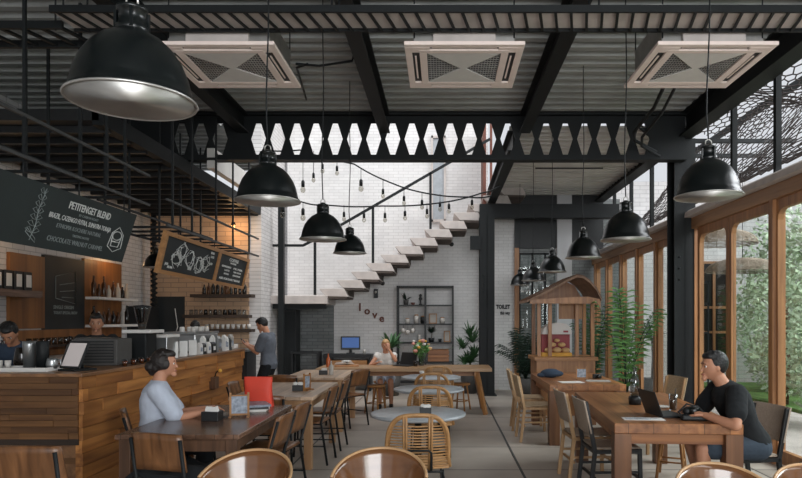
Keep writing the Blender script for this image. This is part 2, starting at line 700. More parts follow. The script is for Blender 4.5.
def board_frame(origin, u, v):
    """4x4 with x along u, y along v, z out of the board"""
    u = Vector(u).normalized()
    v = Vector(v)
    v = (v - u * v.dot(u)).normalized()
    n = u.cross(v)
    m = Matrix((u, v, n)).transposed().to_4x4()
    m.translation = Vector(origin)
    return m
# ================================================================== THE SETTING
# ---- floor and ground
struct(MB().span((-8, -6, -0.1), (3.62, 16.5, 0)).build('floor', 'floor'), 'concrete slab floor of the cafe')
struct(MB().span((3.62, -6, -0.14), (18, 24, -0.04)).build('floor_outside', 'concrete'), 'pale paved ground outside the glass doors')
struct(MB().span((0.788, 2.5, 0), (0.812, 13.0, 0.004)).build('trim_1', 'acgrill'), 'dark drain channel in the floor')

# ---- walls
struct(MB().span((-3.45, 14.2, 0), (1.0, 14.4, 7.6)).build('wall_back', 'wbrick'))
mb = MB()
mb.span((-3.75, 12.4, 0), (-3.52, 15.2, 7.6))
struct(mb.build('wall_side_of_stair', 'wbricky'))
struct(MB().span((-6.0, 12.35, 0), (-3.75, 12.55, 3.62)).build('wall_behind_bar', 'warmbrick'))
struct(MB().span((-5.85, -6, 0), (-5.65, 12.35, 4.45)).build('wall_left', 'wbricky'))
struct(MB().span((1.0, 14.0, 0), (1.56, 14.4, 4.4)).build('wall_toilet', 'wbrick'))
struct(MB().span((1.56, 15.2, 0), (4.2, 15.4, 4.4)).build('wall_back_right', 'greybrick'))
struct(MB().span((2.48, 13.9, 0), (2.80, 14.1, 4.3)).build('wall_pier', 'render'))
struct(MB().span((-8, -6.2, 0), (-5.85, -6, 4.45)).build('wall_front_corner', 'render'))
# recess under the landing
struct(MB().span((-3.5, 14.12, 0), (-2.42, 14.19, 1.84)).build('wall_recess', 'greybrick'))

# ---- corrugated ceiling
def corrugated(x0, x1, y0, y1, z, name, m='ceil'):
    mb = MB()
    prof = []
    y = y0
    p = 0.22
    while y < y1:
        prof += [(y, z), (y + 0.085, z), (y + 0.11, z + 0.05), (y + 0.195, z + 0.05)]
        y += p
    n = len(prof)
    vs = [(x0, a, b) for a, b in prof] + [(x1, a, b) for a, b in prof]
    mb.add(vs, [(i, i + 1, n + i + 1, n + i) for i in range(n - 1)])
    o = mb.build(name, m)
    return struct(o)
corrugated(-5.7, 3.5, -6, 9.0, 4.42, 'ceiling')
corrugated(0.95, 3.5, 9.0, 14.1, 4.25, 'ceiling_back_right', 'ceil_lit')  # lit copy of the ceiling sheet, brightness painted in
corrugated(-5.7, -3.3, 9.0, 12.4, 4.42, 'ceiling_above_bar')
struct(MB().span((-5.65, 6.6, 3.6), (-3.55, 12.4, 3.72)).build('ceiling_mezzanine', 'blackmat'))
mb = MB()
for i in range(14):
    y = 6.8 + i * 0.42
    mb.span((-5.6, y, 3.53), (-3.55, y + 0.05, 3.6))
struct(mb.build('trim_3', 'blackmat'))
struct(MB().span((-3.62, 6.6, 3.55), (-3.5, 12.3, 3.72)).build('trim_4', 'black'))

# ---- main roof beams running away from the camera (I sections)
def ibeam(p, q, w, h, name, m='black', tf=0.02, tw=0.012):
    mb = MB()
    p, q = Vector(p), Vector(q)
    mb.bar(p + Vector((0, 0, h / 2)), q + Vector((0, 0, h / 2)), w, tf)
    mb.bar(p - Vector((0, 0, h / 2)), q - Vector((0, 0, h / 2)), w, tf)
    mb.bar(p, q, tw, h)
    return struct(mb.build(name, m))
n = 5
for x in (-2.8, -0.82, 1.15):
    ibeam((x, -6, 4.29), (x, 9.0, 4.29), 0.15, 0.24, 'trim_%d' % n); n += 1
ibeam((3.42, -6, 4.27), (3.42, 15, 4.27), 0.22, 0.3, 'trim_%d' % n); n += 1
ibeam((1.0, 9.1, 4.08), (1.0, 13.2, 4.08), 0.16, 0.28, 'trim_%d' % n); n += 1
struct(MB().span((-3.3, 8.95, 3.66), (-3.2, 10.9, 3.94)).build('trim_%d' % n, 'ceil_lit')); n += 1  # atrium light on this beam is painted into its pale colour
struct(MB().span((0.75, 13.06, 3.62), (3.6, 13.3, 3.9)).build('trim_%d' % n, 'black')); n += 1
# light wall strip above that beam
# ---- castellated cross beam with diamond holes
mb = MB()
Yt = 9.0
zb, zt = 3.86, 4.30          # hole bottom / top
sp = 0.2695
cx0 = (182 - 443) * Yt / 640
hw, tw_ = 0.105, 0.035
holes = [cx0 + i * sp for i in range(25)]
holes = [h for i, h in enumerate(holes) if i != 3]
for y in (Yt - 0.008, Yt + 0.008):
    pass
def webpoly(poly):
    mb.prism(poly, Yt - 0.008, Yt + 0.008, 'Y')
X0, X1 = -5.6, 3.4
webpoly([(X0, 3.80), (X1, 3.80), (X1, zb), (X0, zb)])
webpoly([(X0, zt), (X1, zt), (X1, 4.44), (X0, 4.44)])
zm = (zb + zt) / 2
prev = None
for h in holes + [None]:
    lx = [(X0, X0, X0)] if prev is None else [(prev + tw_, prev + hw, prev + tw_)]
    a = lx[0]
    b = (X1, X1, X1) if h is None else (h - tw_, h - hw, h - tw_)
    webpoly([(a[0], zb), (b[0], zb), (b[1], zm), (b[2], zt), (a[2], zt), (a[1], zm)])
    prev = h
mb.span((X0, Yt - 0.09, 3.77), (X1, Yt + 0.09, 3.80))
mb.span((X0, Yt - 0.09, 4.40), (X1, Yt + 0.09, 4.44))
struct(mb.build('trim_%d' % n, 'black')); n += 1
# thin pipe line under the far ceiling
struct(MB().tube([(1.5, 10.4, 4.0), (2.6, 10.4, 4.0)], 0.012).build('trim_%d' % n, 'black')); n += 1

# ---- steel columns (H sections)
def column(x, y, z, name, s=0.3):
    mb = MB()
    mb.span((x - s / 2, y - s / 2, 0), (x + s / 2, y - s / 2 + 0.02, z))
    mb.span((x - s / 2, y + s / 2 - 0.02, 0), (x + s / 2, y + s / 2, z))
    mb.span((x - 0.012, y - s / 2, 0), (x + 0.012, y + s / 2, z))
    mb.span((x - s / 2 - 0.04, y - s / 2 - 0.04, 0), (x + s / 2 + 0.04, y + s / 2 + 0.04, 0.02))
    for k in range(3):
        mb.lathe([(0.018, 0), (0.018, 0.02)], (x - 0.08 + 0.0 * k, y - s / 2 - 0.001, 2.1 + k * 0.16), 8)
    return struct(mb.build(name, 'black'))
column(0.89, 13.05, 3.64, 'trim_%d' % n); n += 1
column(3.44, 9.25, 4.12, 'trim_%d' % n, 0.3); n += 1
struct(MB().span((-3.34, 12.95, 0), (-3.23, 13.07, 3.9)).build('trim_%d' % n, 'black')); n += 1
# box bolted to the far column
struct(MB().span((0.55, 12.86, 2.95), (0.76, 13.0, 3.22)).build('trim_%d' % n, 'black')); n += 1
# column cross piece at the right end of the cross beam
mb = MB()
mb.bar((2.75, 9.05, 4.3), (3.3, 9.05, 3.85), 0.05)
struct(mb.build('trim_%d' % n, 'black')); n += 1

# ---- staircase: stacked concrete treads climbing the back wall, on a landing slab
st = thing('staircase', 'white concrete staircase climbing the white brick back wall', 'staircase', (0, 0, 0))
st['kind'] = 'structure'
px0 = -2.42
for i in range(13):
    x = px0 + i * 0.302
    z = 2.02 + i * 0.1745
    if i == 0:
        x -= 0.05
    mb = MB()
    wdt = 0.5
    mb.prism([(x - 0.08, z + 0.145), (x + 0.05, z), (x + wdt + 0.01, z - 0.01), (x + wdt - 0.07, z + 0.16), (x - 0.06, z + 0.16)], 13.2, 14.19, 'Y')
    mb.build('tread', 'concrete', st, 0.006)
    MB().span((x + 0.06, 13.215, z - 0.045), (x + wdt - 0.02, 14.185, z - 0.001)).build('soffit_shade', 'soffit_shade', st)  # thin slab added to paint the shade under the tread
    if i < 12:
        MB().span((x + 0.3, 13.42, z + 0.0), (x + 0.5, 14.18, z + 0.172 )).build('riser', 'soffit_shade', st)  # riser takes the same painted shade colour
MB().span((-3.75, 13.1, 1.86), (-2.38, 14.19, 2.03)).build('landing', 'concrete', st, 0.01)
MB().span((-3.5, 13.16, 1.76), (-2.42, 13.3, 1.86)).build('landing_beam', 'black', st)

# stair railing
rl = thing('stair_railing', 'black steel railing with sloping handrail beside the white stairs', 'railing', (0, 0, 0))
def pp(px, py, Y):
    return Vector(((px - 443) * Y / 640, Y, 1.55 + (319 - py) * Y / 640))
Yr = 13.24
MB().bar(pp(268, 245.5, Yr), pp(268, 297, Yr), 0.05).build('post', 'black', rl)
MB().bar(pp(315, 241, Yr), pp(315, 295, Yr), 0.05).build('post', 'black', rl)
MB().bar(pp(373, 206, Yr), pp(373, 265, Yr), 0.05).build('post', 'black', rl)
MB().bar(pp(430.5, 173, Yr), pp(430.5, 229, Yr), 0.05).build('post', 'black', rl)
mb = MB()
mb.bar(pp(267, 245.5, Yr), pp(303, 245.5, Yr), 0.05)
mb.bar(pp(303, 245.5, Yr), pp(315, 239.5, Yr), 0.05)
mb.bar(pp(315, 240, Yr), pp(452, 161, Yr), 0.05)
mb.bar(pp(452, 161, Yr), pp(490, 139, Yr), 0.05)
mb.build('handrail', 'black', rl)

# upstairs window in the back wall and the upstairs frame by the roof
wn = thing('window_1', 'tall narrow upstairs window in the white brick wall', 'window')
wn['kind'] = 'structure'
mb = MB()
x0, x1, z0, z1 = -0.26, 0.06, 3.7, 5.6
mb.span((x0, 14.12, z0), (x0 + 0.04, 14.2, z1)); mb.span((x1 - 0.04, 14.12, z0), (x1, 14.2, z1))
mb.span((x0, 14.12, z0), (x1, 14.2, z0 + 0.05)); mb.span((x0, 14.12, z1 - 0.05), (x1, 14.2, z1))
mb.build('window_frame', 'concrete', wn)
MB().span((x0 + 0.04, 14.17, z0 + 0.05), (x1 - 0.04, 14.185, z1 - 0.05)).build('pane', 'tabletop', wn)
mb = MB()
mb.span((0.84, 13.4, 3.95), (0.9, 14.15, 5.6)); mb.span((0.98, 13.36, 3.95), (1.03, 13.42, 6.0))
mb.span((0.84, 13.36, 3.9), (0.9, 13.42, 6.0)); mb.span((1.12, 13.36, 3.9), (1.18, 13.42, 6.0))
struct(mb.build('window_2', 'brown'), 'brown upstairs window frame at stair top')

# ---- right wall: folding glazed doors of teak, header, ledge, light gap bars
hx = 3.6
mb = MB()
mb.span((hx - 0.07, -6, 2.83), (hx + 0.07, 15.2, 2.99))
struct(mb.build('trim_%d' % n, 'doorwoody', None, 0.008), 'teak header above the glazed doors'); n += 1
mb = MB()
mb.prism([(hx - 0.17, 2.99), (hx + 0.14, 2.99), (hx + 0.14, 3.1), (hx - 0.10, 3.1), (hx - 0.16, 3.06)], -6, 15.2, 'Y')
struct(mb.build('trim_%d' % n, 'concrete'), 'pale ledge above the teak header'); n += 1
posts = [-3.3, -2.2, -1.1, 0.0, 1.1, 2.2, 3.3, 4.4, 5.5, 6.9, 8.0, 8.98, 9.75, 10.7, 11.75, 12.8, 13.9, 14.95]
for i in range(len(posts) - 1):
    y0, y1 = posts[i], posts[i + 1]
    d = bpy.data.objects.new('door_%d' % (i + 1), None)
    C.objects.link(d)
    d.location = (hx, y0, 0)
    struct(d, 'teak framed glass door leaf in the right wall')
    a, b = 0.0, y1 - y0
    if 8.9 < y0 < 9.2:
        a += 0.1
    s = 0.075
    mb = MB()
    mb.span((-0.03, a + 0.005, 0.02), (0.03, a + s, 2.83))
    mb.span((-0.03, b - s, 0.02), (0.03, b - 0.005, 2.83))
    mb.span((-0.03, a + s, 2.72), (0.03, b - s, 2.83))
    mb.span((-0.03, a + s, 0.02), (0.03, b - s, 0.16))
    # arched upper corners
    for (yy, sg) in ((a + s, 1), (b - s, -1)):
        mb.prism([(yy, 2.72), (yy + sg * 0.10, 2.72), (yy + sg * 0.05, 2.70), (yy + sg * 0.02, 2.67), (yy, 2.61)], -0.03, 0.03, 'X')
    mb.build('door_frame', 'doorwood', d)
    MB().span((-0.004, a + s, 0.16), (0.004, b - s, 2.72)).build('pane', 'glass', d)
# posts between leaves
for i, y in enumerate(posts[1:]):
    if abs(y - 8.98) < 0.1:
        continue
    if i % 2 == 0 or y > 9:
        struct(MB().span((hx - 0.07, y - 0.045, 0), (hx + 0.07, y + 0.045, 2.83)).build('trim_%d' % n, 'doorwood')); n += 1
for y in (-1.1, 1.1, 3.3, 4.5, 5.75, 6.87, 7.9, 10.0, 11.0, 12.2, 13.4, 14.5):
    struct(MB().span((hx - 0.04, y - 0.03, 3.1), (hx + 0.02, y + 0.03, 4.2)).build('trim_%d' % n, 'black')); n += 1

# dark glazed door beside the toilet wall, teak jamb
struct(MB().span((1.56, 13.95, 0), (1.66, 14.15, 3.1)).build('trim_%d' % n, 'doorwood')); n += 1
gd = bpy.data.objects.new('door_40', None); C.objects.link(gd); gd.location = (1.66, 14.05, 0)
struct(gd, 'dark glazed door beside the toilet wall')
mb = MB()
for x in (0.0, 0.28, 0.56, 0.84):
    mb.span((x, -0.02, 0), (x + 0.04, 0.02, 3.0))
for z in (0.02, 0.9, 1.9, 2.6, 2.96):
    mb.span((0, -0.02, z), (0.88, 0.02, z + 0.04))
mb.build('door_frame', 'black', gd)
MB().span((0.02, -0.003, 0.02), (0.86, 0.003, 2.98)).build('pane', 'glass', gd)
struct(MB().span((1.56, 13.96, 3.1), (3.5, 14.12, 4.25)).build('wall_above_door', 'blackmat'))
# ================================================================== OUTSIDE
struct(MB().span((4.1, 15.6, 0), (9.4, 15.8, 4.9)).build('wall_outside', 'outbrick'), 'white brick building across the side garden')
struct(MB().span((8.4, 8.0, 0), (14, 15.5, 3.0)).build('wall_garden', 'outbrick'), 'garden wall behind the greenery')
struct(MB().span((6.0, -4, -0.04), (14, 15.5, 0.02)).build('lawn', 'grass'), 'green lawn in the side garden')


def leaf_blob(mb, c, rx, ry, rz, n, s, rnd):
    for _ in range(n):
        u, v = rnd.random() * 2 * PI, rnd.uniform(-1, 1)
        q = math.sqrt(1 - v * v)
        k = rnd.uniform(0.55, 1.0)
        p = Vector((c[0] + rx * q * math.cos(u) * k, c[1] + ry * q * math.sin(u) * k, c[2] + rz * v * k))
        d = Vector((rnd.uniform(-1, 1), rnd.uniform(-1, 1), rnd.uniform(-0.8, 0.8))).normalized()
        e = d.cross(Vector((rnd.uniform(-1, 1), rnd.uniform(-1, 1), rnd.uniform(-1, 1)))).normalized()
        L = s * rnd.uniform(0.6, 1.3)
        mb.add([p - d * L, p + e * L * 0.4, p + d * L, p - e * L * 0.4], [(0, 1, 2, 3)])


rnd = random.Random(3)
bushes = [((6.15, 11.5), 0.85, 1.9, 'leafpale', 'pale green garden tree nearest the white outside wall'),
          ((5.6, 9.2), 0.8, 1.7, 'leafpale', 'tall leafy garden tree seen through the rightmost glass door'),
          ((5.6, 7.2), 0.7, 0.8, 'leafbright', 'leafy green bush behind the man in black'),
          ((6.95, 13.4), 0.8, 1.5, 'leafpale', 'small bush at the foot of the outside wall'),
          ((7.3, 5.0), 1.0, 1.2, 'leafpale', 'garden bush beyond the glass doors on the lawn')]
for (xy, r, hh, m, lab) in bushes:
    t = thing('garden_bush', lab, 'bush', (xy[0], xy[1], 0), 0, 'bushes in the side garden')
    mb = MB()
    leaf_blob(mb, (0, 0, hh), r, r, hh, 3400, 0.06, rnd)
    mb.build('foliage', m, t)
    MB().tube([(0, 0, 0), (0.05, 0, hh * 0.7), (0.0, 0.05, hh * 1.4)], [0.06, 0.045, 0.02]).build('stem', 'bark', t)
# thin potted yucca beyond the glass
def strap_plant(mb, c, n, L, wd, rnd, droop=0.5, up=0.6):
    for k in range(n):
        a = rnd.random() * 2 * PI
        e = rnd.uniform(0.15, 1.0)
        dx, dy = math.cos(a), math.sin(a)
        side = Vector((-dy, dx, 0))
        pts = []
        LL = L * rnd.uniform(0.7, 1.1)
        for i in range(6):
            t = i / 5
            r = LL * t * (0.35 + 0.65 * e)
            z = LL * (up * (1.2 - e) * t * 1.3 + 0.35 * t) - droop * LL * t * t * e
            wv = wd * math.sin(PI * min(1, 0.12 + t * 0.88)) + 0.001
            p = Vector(c) + Vector((dx * r, dy * r, z))
            pts.append((p - side * wv, p + side * wv))
        vs = [q for ab in pts for q in ab]
        mb.add(vs, [(2 * i, 2 * i + 1, 2 * i + 3, 2 * i + 2) for i in range(5)], True)
t = thing('potted_yucca', 'spiky potted yucca standing outside the glass doors', 'plant', (4.25, 13.0, 0.0))
MB().lathe([(0.16, 0), (0.2, 0.35), (0.17, 0.35), (0.17, 0.3), (0, 0.3)], n=16).build('pot', 'pot', t)
MB().tube([(0, 0, 0.3), (0.02, 0, 0.8), (0, 0, 1.15)], 0.03).build('stem', 'bark', t)
mb = MB(); strap_plant(mb, (0, 0, 1.1), 34, 0.5, 0.018, rnd, 0.3, 0.7); mb.build('leaves', 'leafdark', t)
t = thing('outside_shelf', 'thin black shelf frame standing against the outside wall', 'shelf', (4.2, 11.0, 0))
mb = MB()
for (x, y) in ((0, 0), (0.35, 0), (0, 0.9), (0.35, 0.9)):
    mb.span((x, y, 0), (x + 0.025, y + 0.025, 2.2))
for z in (0.3, 0.8, 1.3, 1.8, 2.17):
    mb.span((0, 0, z), (0.37, 0.92, z + 0.03))
mb.build('frame', 'black', t)
for k, (y, z) in enumerate([(0.2, 1.33), (0.5, 1.33), (0.65, 0.83), (0.3, 0.83)]):
    o = MB().lathe([(0.06, 0), (0.08, 0.12), (0.06, 0.12), (0, 0.1)], n=12)
    leaf_blob(o, (0, 0, 0.22), 0.14, 0.14, 0.14, 120, 0.04, rnd)
    ob = o.build('small_potted_plant', 'leaf')
    ob.location = (4.38, 11.0 + y, z)
    tag(ob, ['small leafy pot on upper outside shelf, nearer end', 'small leafy pot on upper outside shelf, middle', 'small leafy pot on lower outside shelf, farther end', 'small leafy pot on lower outside shelf, nearer end'][k], 'plant', 'small pots on the outside shelf')

# rope net hung outside between eave and ledge
def net(name, fn, nu, nv, lab, r=0.0085):
    """hexagonal mesh of rope over surface fn(u,v)"""
    mb = MB()
    rr = random.Random(5)
    pts = {}
    def P(i, j):
        if (i, j) not in pts:
            q = Vector(fn((i + 0.0) / nu, (j + 0.0) / nv))
            pts[(i, j)] = q + Vector((rr.uniform(-1, 1), rr.uniform(-1, 1), rr.uniform(-1, 1))) * 0.012
        return pts[(i, j)]
    vs, es = [], []
    idx = {}
    def I(i, j):
        if (i, j) not in idx:
            idx[(i, j)] = len(vs)
            vs.append(P(i, j))
        return idx[(i, j)]
    for i in range(0, nu):
        for j in range(0, nv):
            # brick-pattern hexagons: zig-zag rows plus alternate cross strands
            es.append((I(i, j * 1.0 + (0.18 if (i + j) % 2 else -0.18)), I(i + 1, j * 1.0 + (0.18 if (i + 1 + j) % 2 else -0.18))))
            if (i + j) % 2:
                es.append((I(i, j + 0.18), I(i, j + 1 - 0.18)))
    for a, b in es:
        mb.tube([vs[a], vs[b]], r, 4, caps=False)
    o = mb.build(name, 'rope')
    tag(o, lab, 'net')
    return o
def n1(u, v):
    y = 5.0 + u * 9.9
    x = 3.72 + v * 1.8
    z = 3.25 + v * 1.95 - 0.28 * math.sin(PI * v) + 0.12 * math.sin(u * 23) * v
    return (x, y, z)
net('rope_net', n1, 104, 24, 'sagging brown rope net stretched outside above the glass doors')
def n2(u, v):
    y = 3.0 + u * 7.2
    x = 3.75 + v * 1.2
    z = 4.62 - v * 0.1 - 0.30 * math.sin(PI * u) ** 2 * (0.4 + v) + 0.1 * math.sin(u * 17)
    return (x, y, z)
net('rope_net', n2, 80, 15, 'smaller rope net hanging from the roof edge above the big net')
struct(MB().span((5.5, -2, 5.18), (5.58, 15.5, 5.28)).build('trim_%d' % n, 'black'), 'steel rail holding the outer edge of the rope net'); n += 1

# teak window added for a frame reflection in the doors; rattan lampshades outside
wn = thing('reflected_window', 'teak window added outside in place of a reflection in the glass', 'window')
wn['kind'] = 'structure'
mb = MB()
for x in (5.85, 6.2, 6.55, 6.9):
    mb.span((x, 15.52, 0.5), (x + 0.06, 15.6, 2.95))
for z in (0.5, 1.2, 1.8, 2.89):
    mb.span((5.85, 15.53, z), (6.96, 15.6, z + 0.06))
mb.build('window_frame', 'doorwood', wn)
MB().span((5.9, 15.575, 0.55), (6.9, 15.585, 2.9)).build('pane', 'bottledark', wn)
struct(MB().span((3.6, 9.97, 4.3), (5.5, 10.03, 4.36)).span((3.6, 10.87, 4.3), (5.5, 10.93, 4.36)).build('trim_%d' % n, 'black'), 'steel bar carrying the outside rattan lamps'); n += 1
for (x, z, r, lab) in ((4.35, 2.72, 0.48, 'wide woven rattan lampshade hanging outside the glass doors, nearer and higher'), (5.10, 2.36, 0.55, 'flat woven rattan lampshade hanging outside the glass doors, lower')):
    t = thing('rattan_lampshade', lab, 'lamp', (x, 10.0 if r < .5 else 10.9, z), 0, 'rattan lampshades outside')
    mb = MB()
    for k in range(16):
        a = k / 15 * PI / 2
        rr_, zz = r * math.cos(a) + 0.04, 0.22 * math.sin(a)
        mb.tube([(rr_ * math.cos(q * PI / 16), rr_ * math.sin(q * PI / 16), zz + 0.006 * math.sin(q * 3)) for q in range(32)], 0.008, 5, closed=True)
    for q in range(24):
        b_ = q * PI / 12
        mb.tube([((r * math.cos(k / 8 * PI / 2) + 0.04) * math.cos(b_), (r * math.cos(k / 8 * PI / 2) + 0.04) * math.sin(b_), 0.22 * math.sin(k / 8 * PI / 2)) for k in range(9)], 0.005, 4)
    mb.build('shade', 'canvas', t)
    MB().tube([(0, 0, 0.2), (0, 0, 4.3 - z)], 0.006, 6).build('cord', 'black', t)

# ================================================================== CEILING FIXTURES
def make_ac():
    t = thing('ceiling_air_conditioner', 'square white ceiling air conditioner between the roof beams, centre one', 'air conditioner', (0.17, 5.49, 3.70))
    W, D = 0.475, 0.475
    mb = MB()
    # bottom panel as a ring with four slots and a centre panel
    def fr(x0, y0, x1, y1, z0, z1, k):
        mb.span((x0, y0, z0), (x1, y0 + k, z1)); mb.span((x0, y1 - k, z0), (x1, y1, z1))
        mb.span((x0, y0 + k, z0), (x0 + k, y1 - k, z1)); mb.span((x1 - k, y0 + k, z0), (x1, y1 - k, z1))
    fr(-W, -D, W, D, -0.0, 0.03, 0.055)
    fr(-W + 0.115, -D + 0.10, W - 0.115, D - 0.10, -0.004, 0.03, 0.06)
    for (x0, y0, x1, y1) in ((-W + .05, -D + .05, -W + .2, -D + .15), (W - .2, -D + .05, W - .05, -D + .15), (-W + .05, D - .15, -W + .2, D - .05), (W - .2, D - .15, W - .05, D - .05)):
        mb.span((x0, y0, -0.002), (x1, y1, 0.03))
    mb.build('panel', 'acwhite', t, 0.004)
    mb = MB()
    for (x0, y0, x1, y1) in ((-W + .07, -0.24, -W + .1, 0.24), (W - .1, -0.24, W - .07, 0.24), (-.26, -D + .065, .26, -D + .09), (-.26, D - .09, .26, D - .065)):
        mb.span((x0 + 0.004 * (y1 - y0 > 0.3), y0 + 0.006 * (x1 - x0 > 0.3), 0.004), (x1 - 0.012 * (y1 - y0 > 0.3), y1 - 0.012 * (x1 - x0 > 0.3), 0.010))
    mb.build('louvre', 'acwhite', t)
    MB().span((-W + .04, -D + .04, 0.03), (W - .04, D - .04, 0.036)).span((-W + .04, -D + .04, 0.012), (W - .04, D - .04, 0.018)).build('slot', 'blackmat', t)
    # centre intake: two triangular grilles meeting in an hourglass
    a, b = W - 0.18, D - 0.165
    mb = MB()
    mb.prism([(-a, -b), (a, -b), (0.02, 0), (-0.02, 0)], -0.002, 0.028, 'Z')
    mb.prism([(-a, b), (-0.02, 0), (0.02, 0), (a, b)], -0.002, 0.028, 'Z')
    mb.build('intake_cover', 'white', t)
    for sg in (-1, 1):
        mb = MB()
        mb.add([(sg * a, -b, 0.009), (sg * a, b, 0.009), (sg * 0.02, 0, 0.009)], [(0, 1, 2)])
        mb.build('grille', 'acgrill', t)
        mb = MB()
        for k in range(1, 12):
            x = sg * (0.02 + (a - 0.02) * k / 12)
            yy = b * k / 12
            mb.span((x - 0.003, -yy, 0.002), (x + 0.003, yy, 0.008))
        for k in range(-6, 7):
            y = b * k / 7
            x0 = 0.02 + (a - 0.02) * abs(k) / 7
            mb.span((sg * x0, y - 0.002, 0.002), (sg * a, y + 0.002, 0.008))
        mb.build('grille_bars', 'alu', t)
    mb = MB()
    mb.span((-0.41, -0.36, 0.036), (0.41, 0.36, 0.30))
    mb.build('casing', 'alu', t, 0.01)
    MB().span((-0.25, -0.40, 0.04), (0.25, -0.36, 0.17)).build('service_box', 'concrete', t, 0.005)
    for (x, y) in ((-.4, -.36), (.4, -.36), (-.4, .36), (.4, .36)):
        MB().tube([(x, y, 0.1), (x, y, 0.72)], 0.006, 6).build('hanger_rod', 'black', t)
    return t
ac = make_ac()
dup(ac, (-1.80, 5.49, 3.70), 0, 'square white ceiling air conditioner between the roof beams, beside the nearest lamp')
dup(ac, (2.16, 5.49, 3.70), 0, 'square white ceiling air conditioner between the roof beams, beside the glass doors')
for o in [x for x in C.objects if x.name.startswith('ceiling_air_conditioner')]:
    o['group'] = 'ceiling air conditioners'
# refrigerant pipes
for (k, x0, lab) in ((0, 2.1, 'black pipe pair curling down from the air conditioner by the glass doors'), (1, -1.2, 'thin black pipe running along the ceiling from the first air conditioner')):
    mb = MB()
    if k == 0:
        mb.tube([(2.2, 5.9, 3.95), (2.35, 6.6, 4.1), (2.5, 7.6, 4.05), (2.45, 8.2, 3.95), (2.6, 8.7, 3.98), (2.95, 8.85, 3.86)], 0.022)
        mb.tube([(2.3, 5.9, 3.95), (2.45, 6.6, 4.05), (2.6, 7.6, 4.0), (2.55, 8.2, 3.88), (2.7, 8.7, 3.9), (3.0, 8.85, 3.8)], 0.018)
    else:
        mb.tube([(-1.35, 5.9, 3.9), (-1.3, 6.7, 4.2), (-0.95, 6.7, 4.25), (-0.92, 6.7, 4.38)], 0.012)
        mb.tube([(-1.25, 5.9, 3.9), (-1.6, 7.0, 4.3), (-1.75, 8.2, 4.36)], 0.012)
    o = mb.build('refrigerant_pipe', 'black')
    tag(o, lab, 'pipe')
# ceiling junction light
o = MB().lathe([(0.10, 0.0), (0.10, 0.03), (0.07, 0.03)], (0, 0, 0), 16).ball((0, 0, -0.0), 0.08, 12, sc=(1.2, 1, .6)).build('bulkhead_light', 'alu')
o.location = (-2.3, 7.1, 4.36)
tag(o, 'small round bulkhead light on the ceiling behind the nearest lamp', 'lamp')

# cable ladder
t = thing('cable_ladder', 'black steel cable ladder spanning the ceiling in front of the air conditioners', 'cable tray', (0, 0, 0))
mb = MB()
for y, z in ((4.72, 3.84), (5.04, 3.84)):
    mb.span((-2.9, y - 0.012, z - 0.03), (3.42, y + 0.012, z + 0.022))
    pass
mb.build('rail', 'black', t)
mb = MB()
x = -2.85
while x < 3.4:
    mb.bar((x, 4.72, 3.815), (x + 0.07, 5.04, 3.815), 0.02, 0.014)
    x += 0.115
o = mb.build('rungs', 'black', t)
MB().span((-2.9, 4.73, 3.835), (3.42, 5.03, 3.84)).build('tray_base', 'concrete', t)
for x in (-2.8, -0.82, 1.15, 3.2):
    mb = MB()
    mb.tube([(x, 4.72, 3.84), (x, 4.72, 4.2)], 0.008, 6); mb.tube([(x, 5.04, 3.84), (x, 5.04, 4.2)], 0.008, 6)
    mb.build('hanger_rod', 'black', t)
for k, (c, r, m) in enumerate((((4.78), 0.012, 'white'), (4.84, 0.016, 'black'), (4.90, 0.012, 'alu'), (4.97, 0.014, 'black'))):
    rr = random.Random(k)
    pts = [(-2.9 + i * 0.45, c + rr.uniform(-.02, .02), 3.862 + r + rr.uniform(0, 0.012)) for i in range(15)]
    o = MB().tube(pts, r, 6).build('cable', m)
    tag(o, ['white cable lying in the ceiling cable ladder, front one', 'thick black cable lying behind the white cable in the ladder', 'silver conduit lying in the middle of the cable ladder', 'black cable lying at the back of the cable ladder'][k], 'cable', 'cables in the ceiling ladder')
# near ladder stub at the left
t = thing('cable_ladder', 'short stub of black cable ladder over the counter side', 'cable tray', (0, 0, 0))
mb = MB()
mb.span((-4.3, 4.95, 3.80), (-2.95, 4.98, 3.86)); mb.span((-4.1, 5.3, 3.80), (-2.95, 5.33, 3.86))
mb.build('rail', 'black', t)
mb = MB()
for k in range(8):
    mb.bar((-4.1 + k * 0.16, 4.97, 3.82), (-4.0 + k * 0.16, 5.31, 3.82), 0.03, 0.02)
mb.build('rungs', 'black', t)
for x in (-4.0, -3.1):
    MB().tube([(x, 5.12, 3.86), (x, 5.12, 4.42)], 0.008, 6).build('hanger_rod', 'black', t)

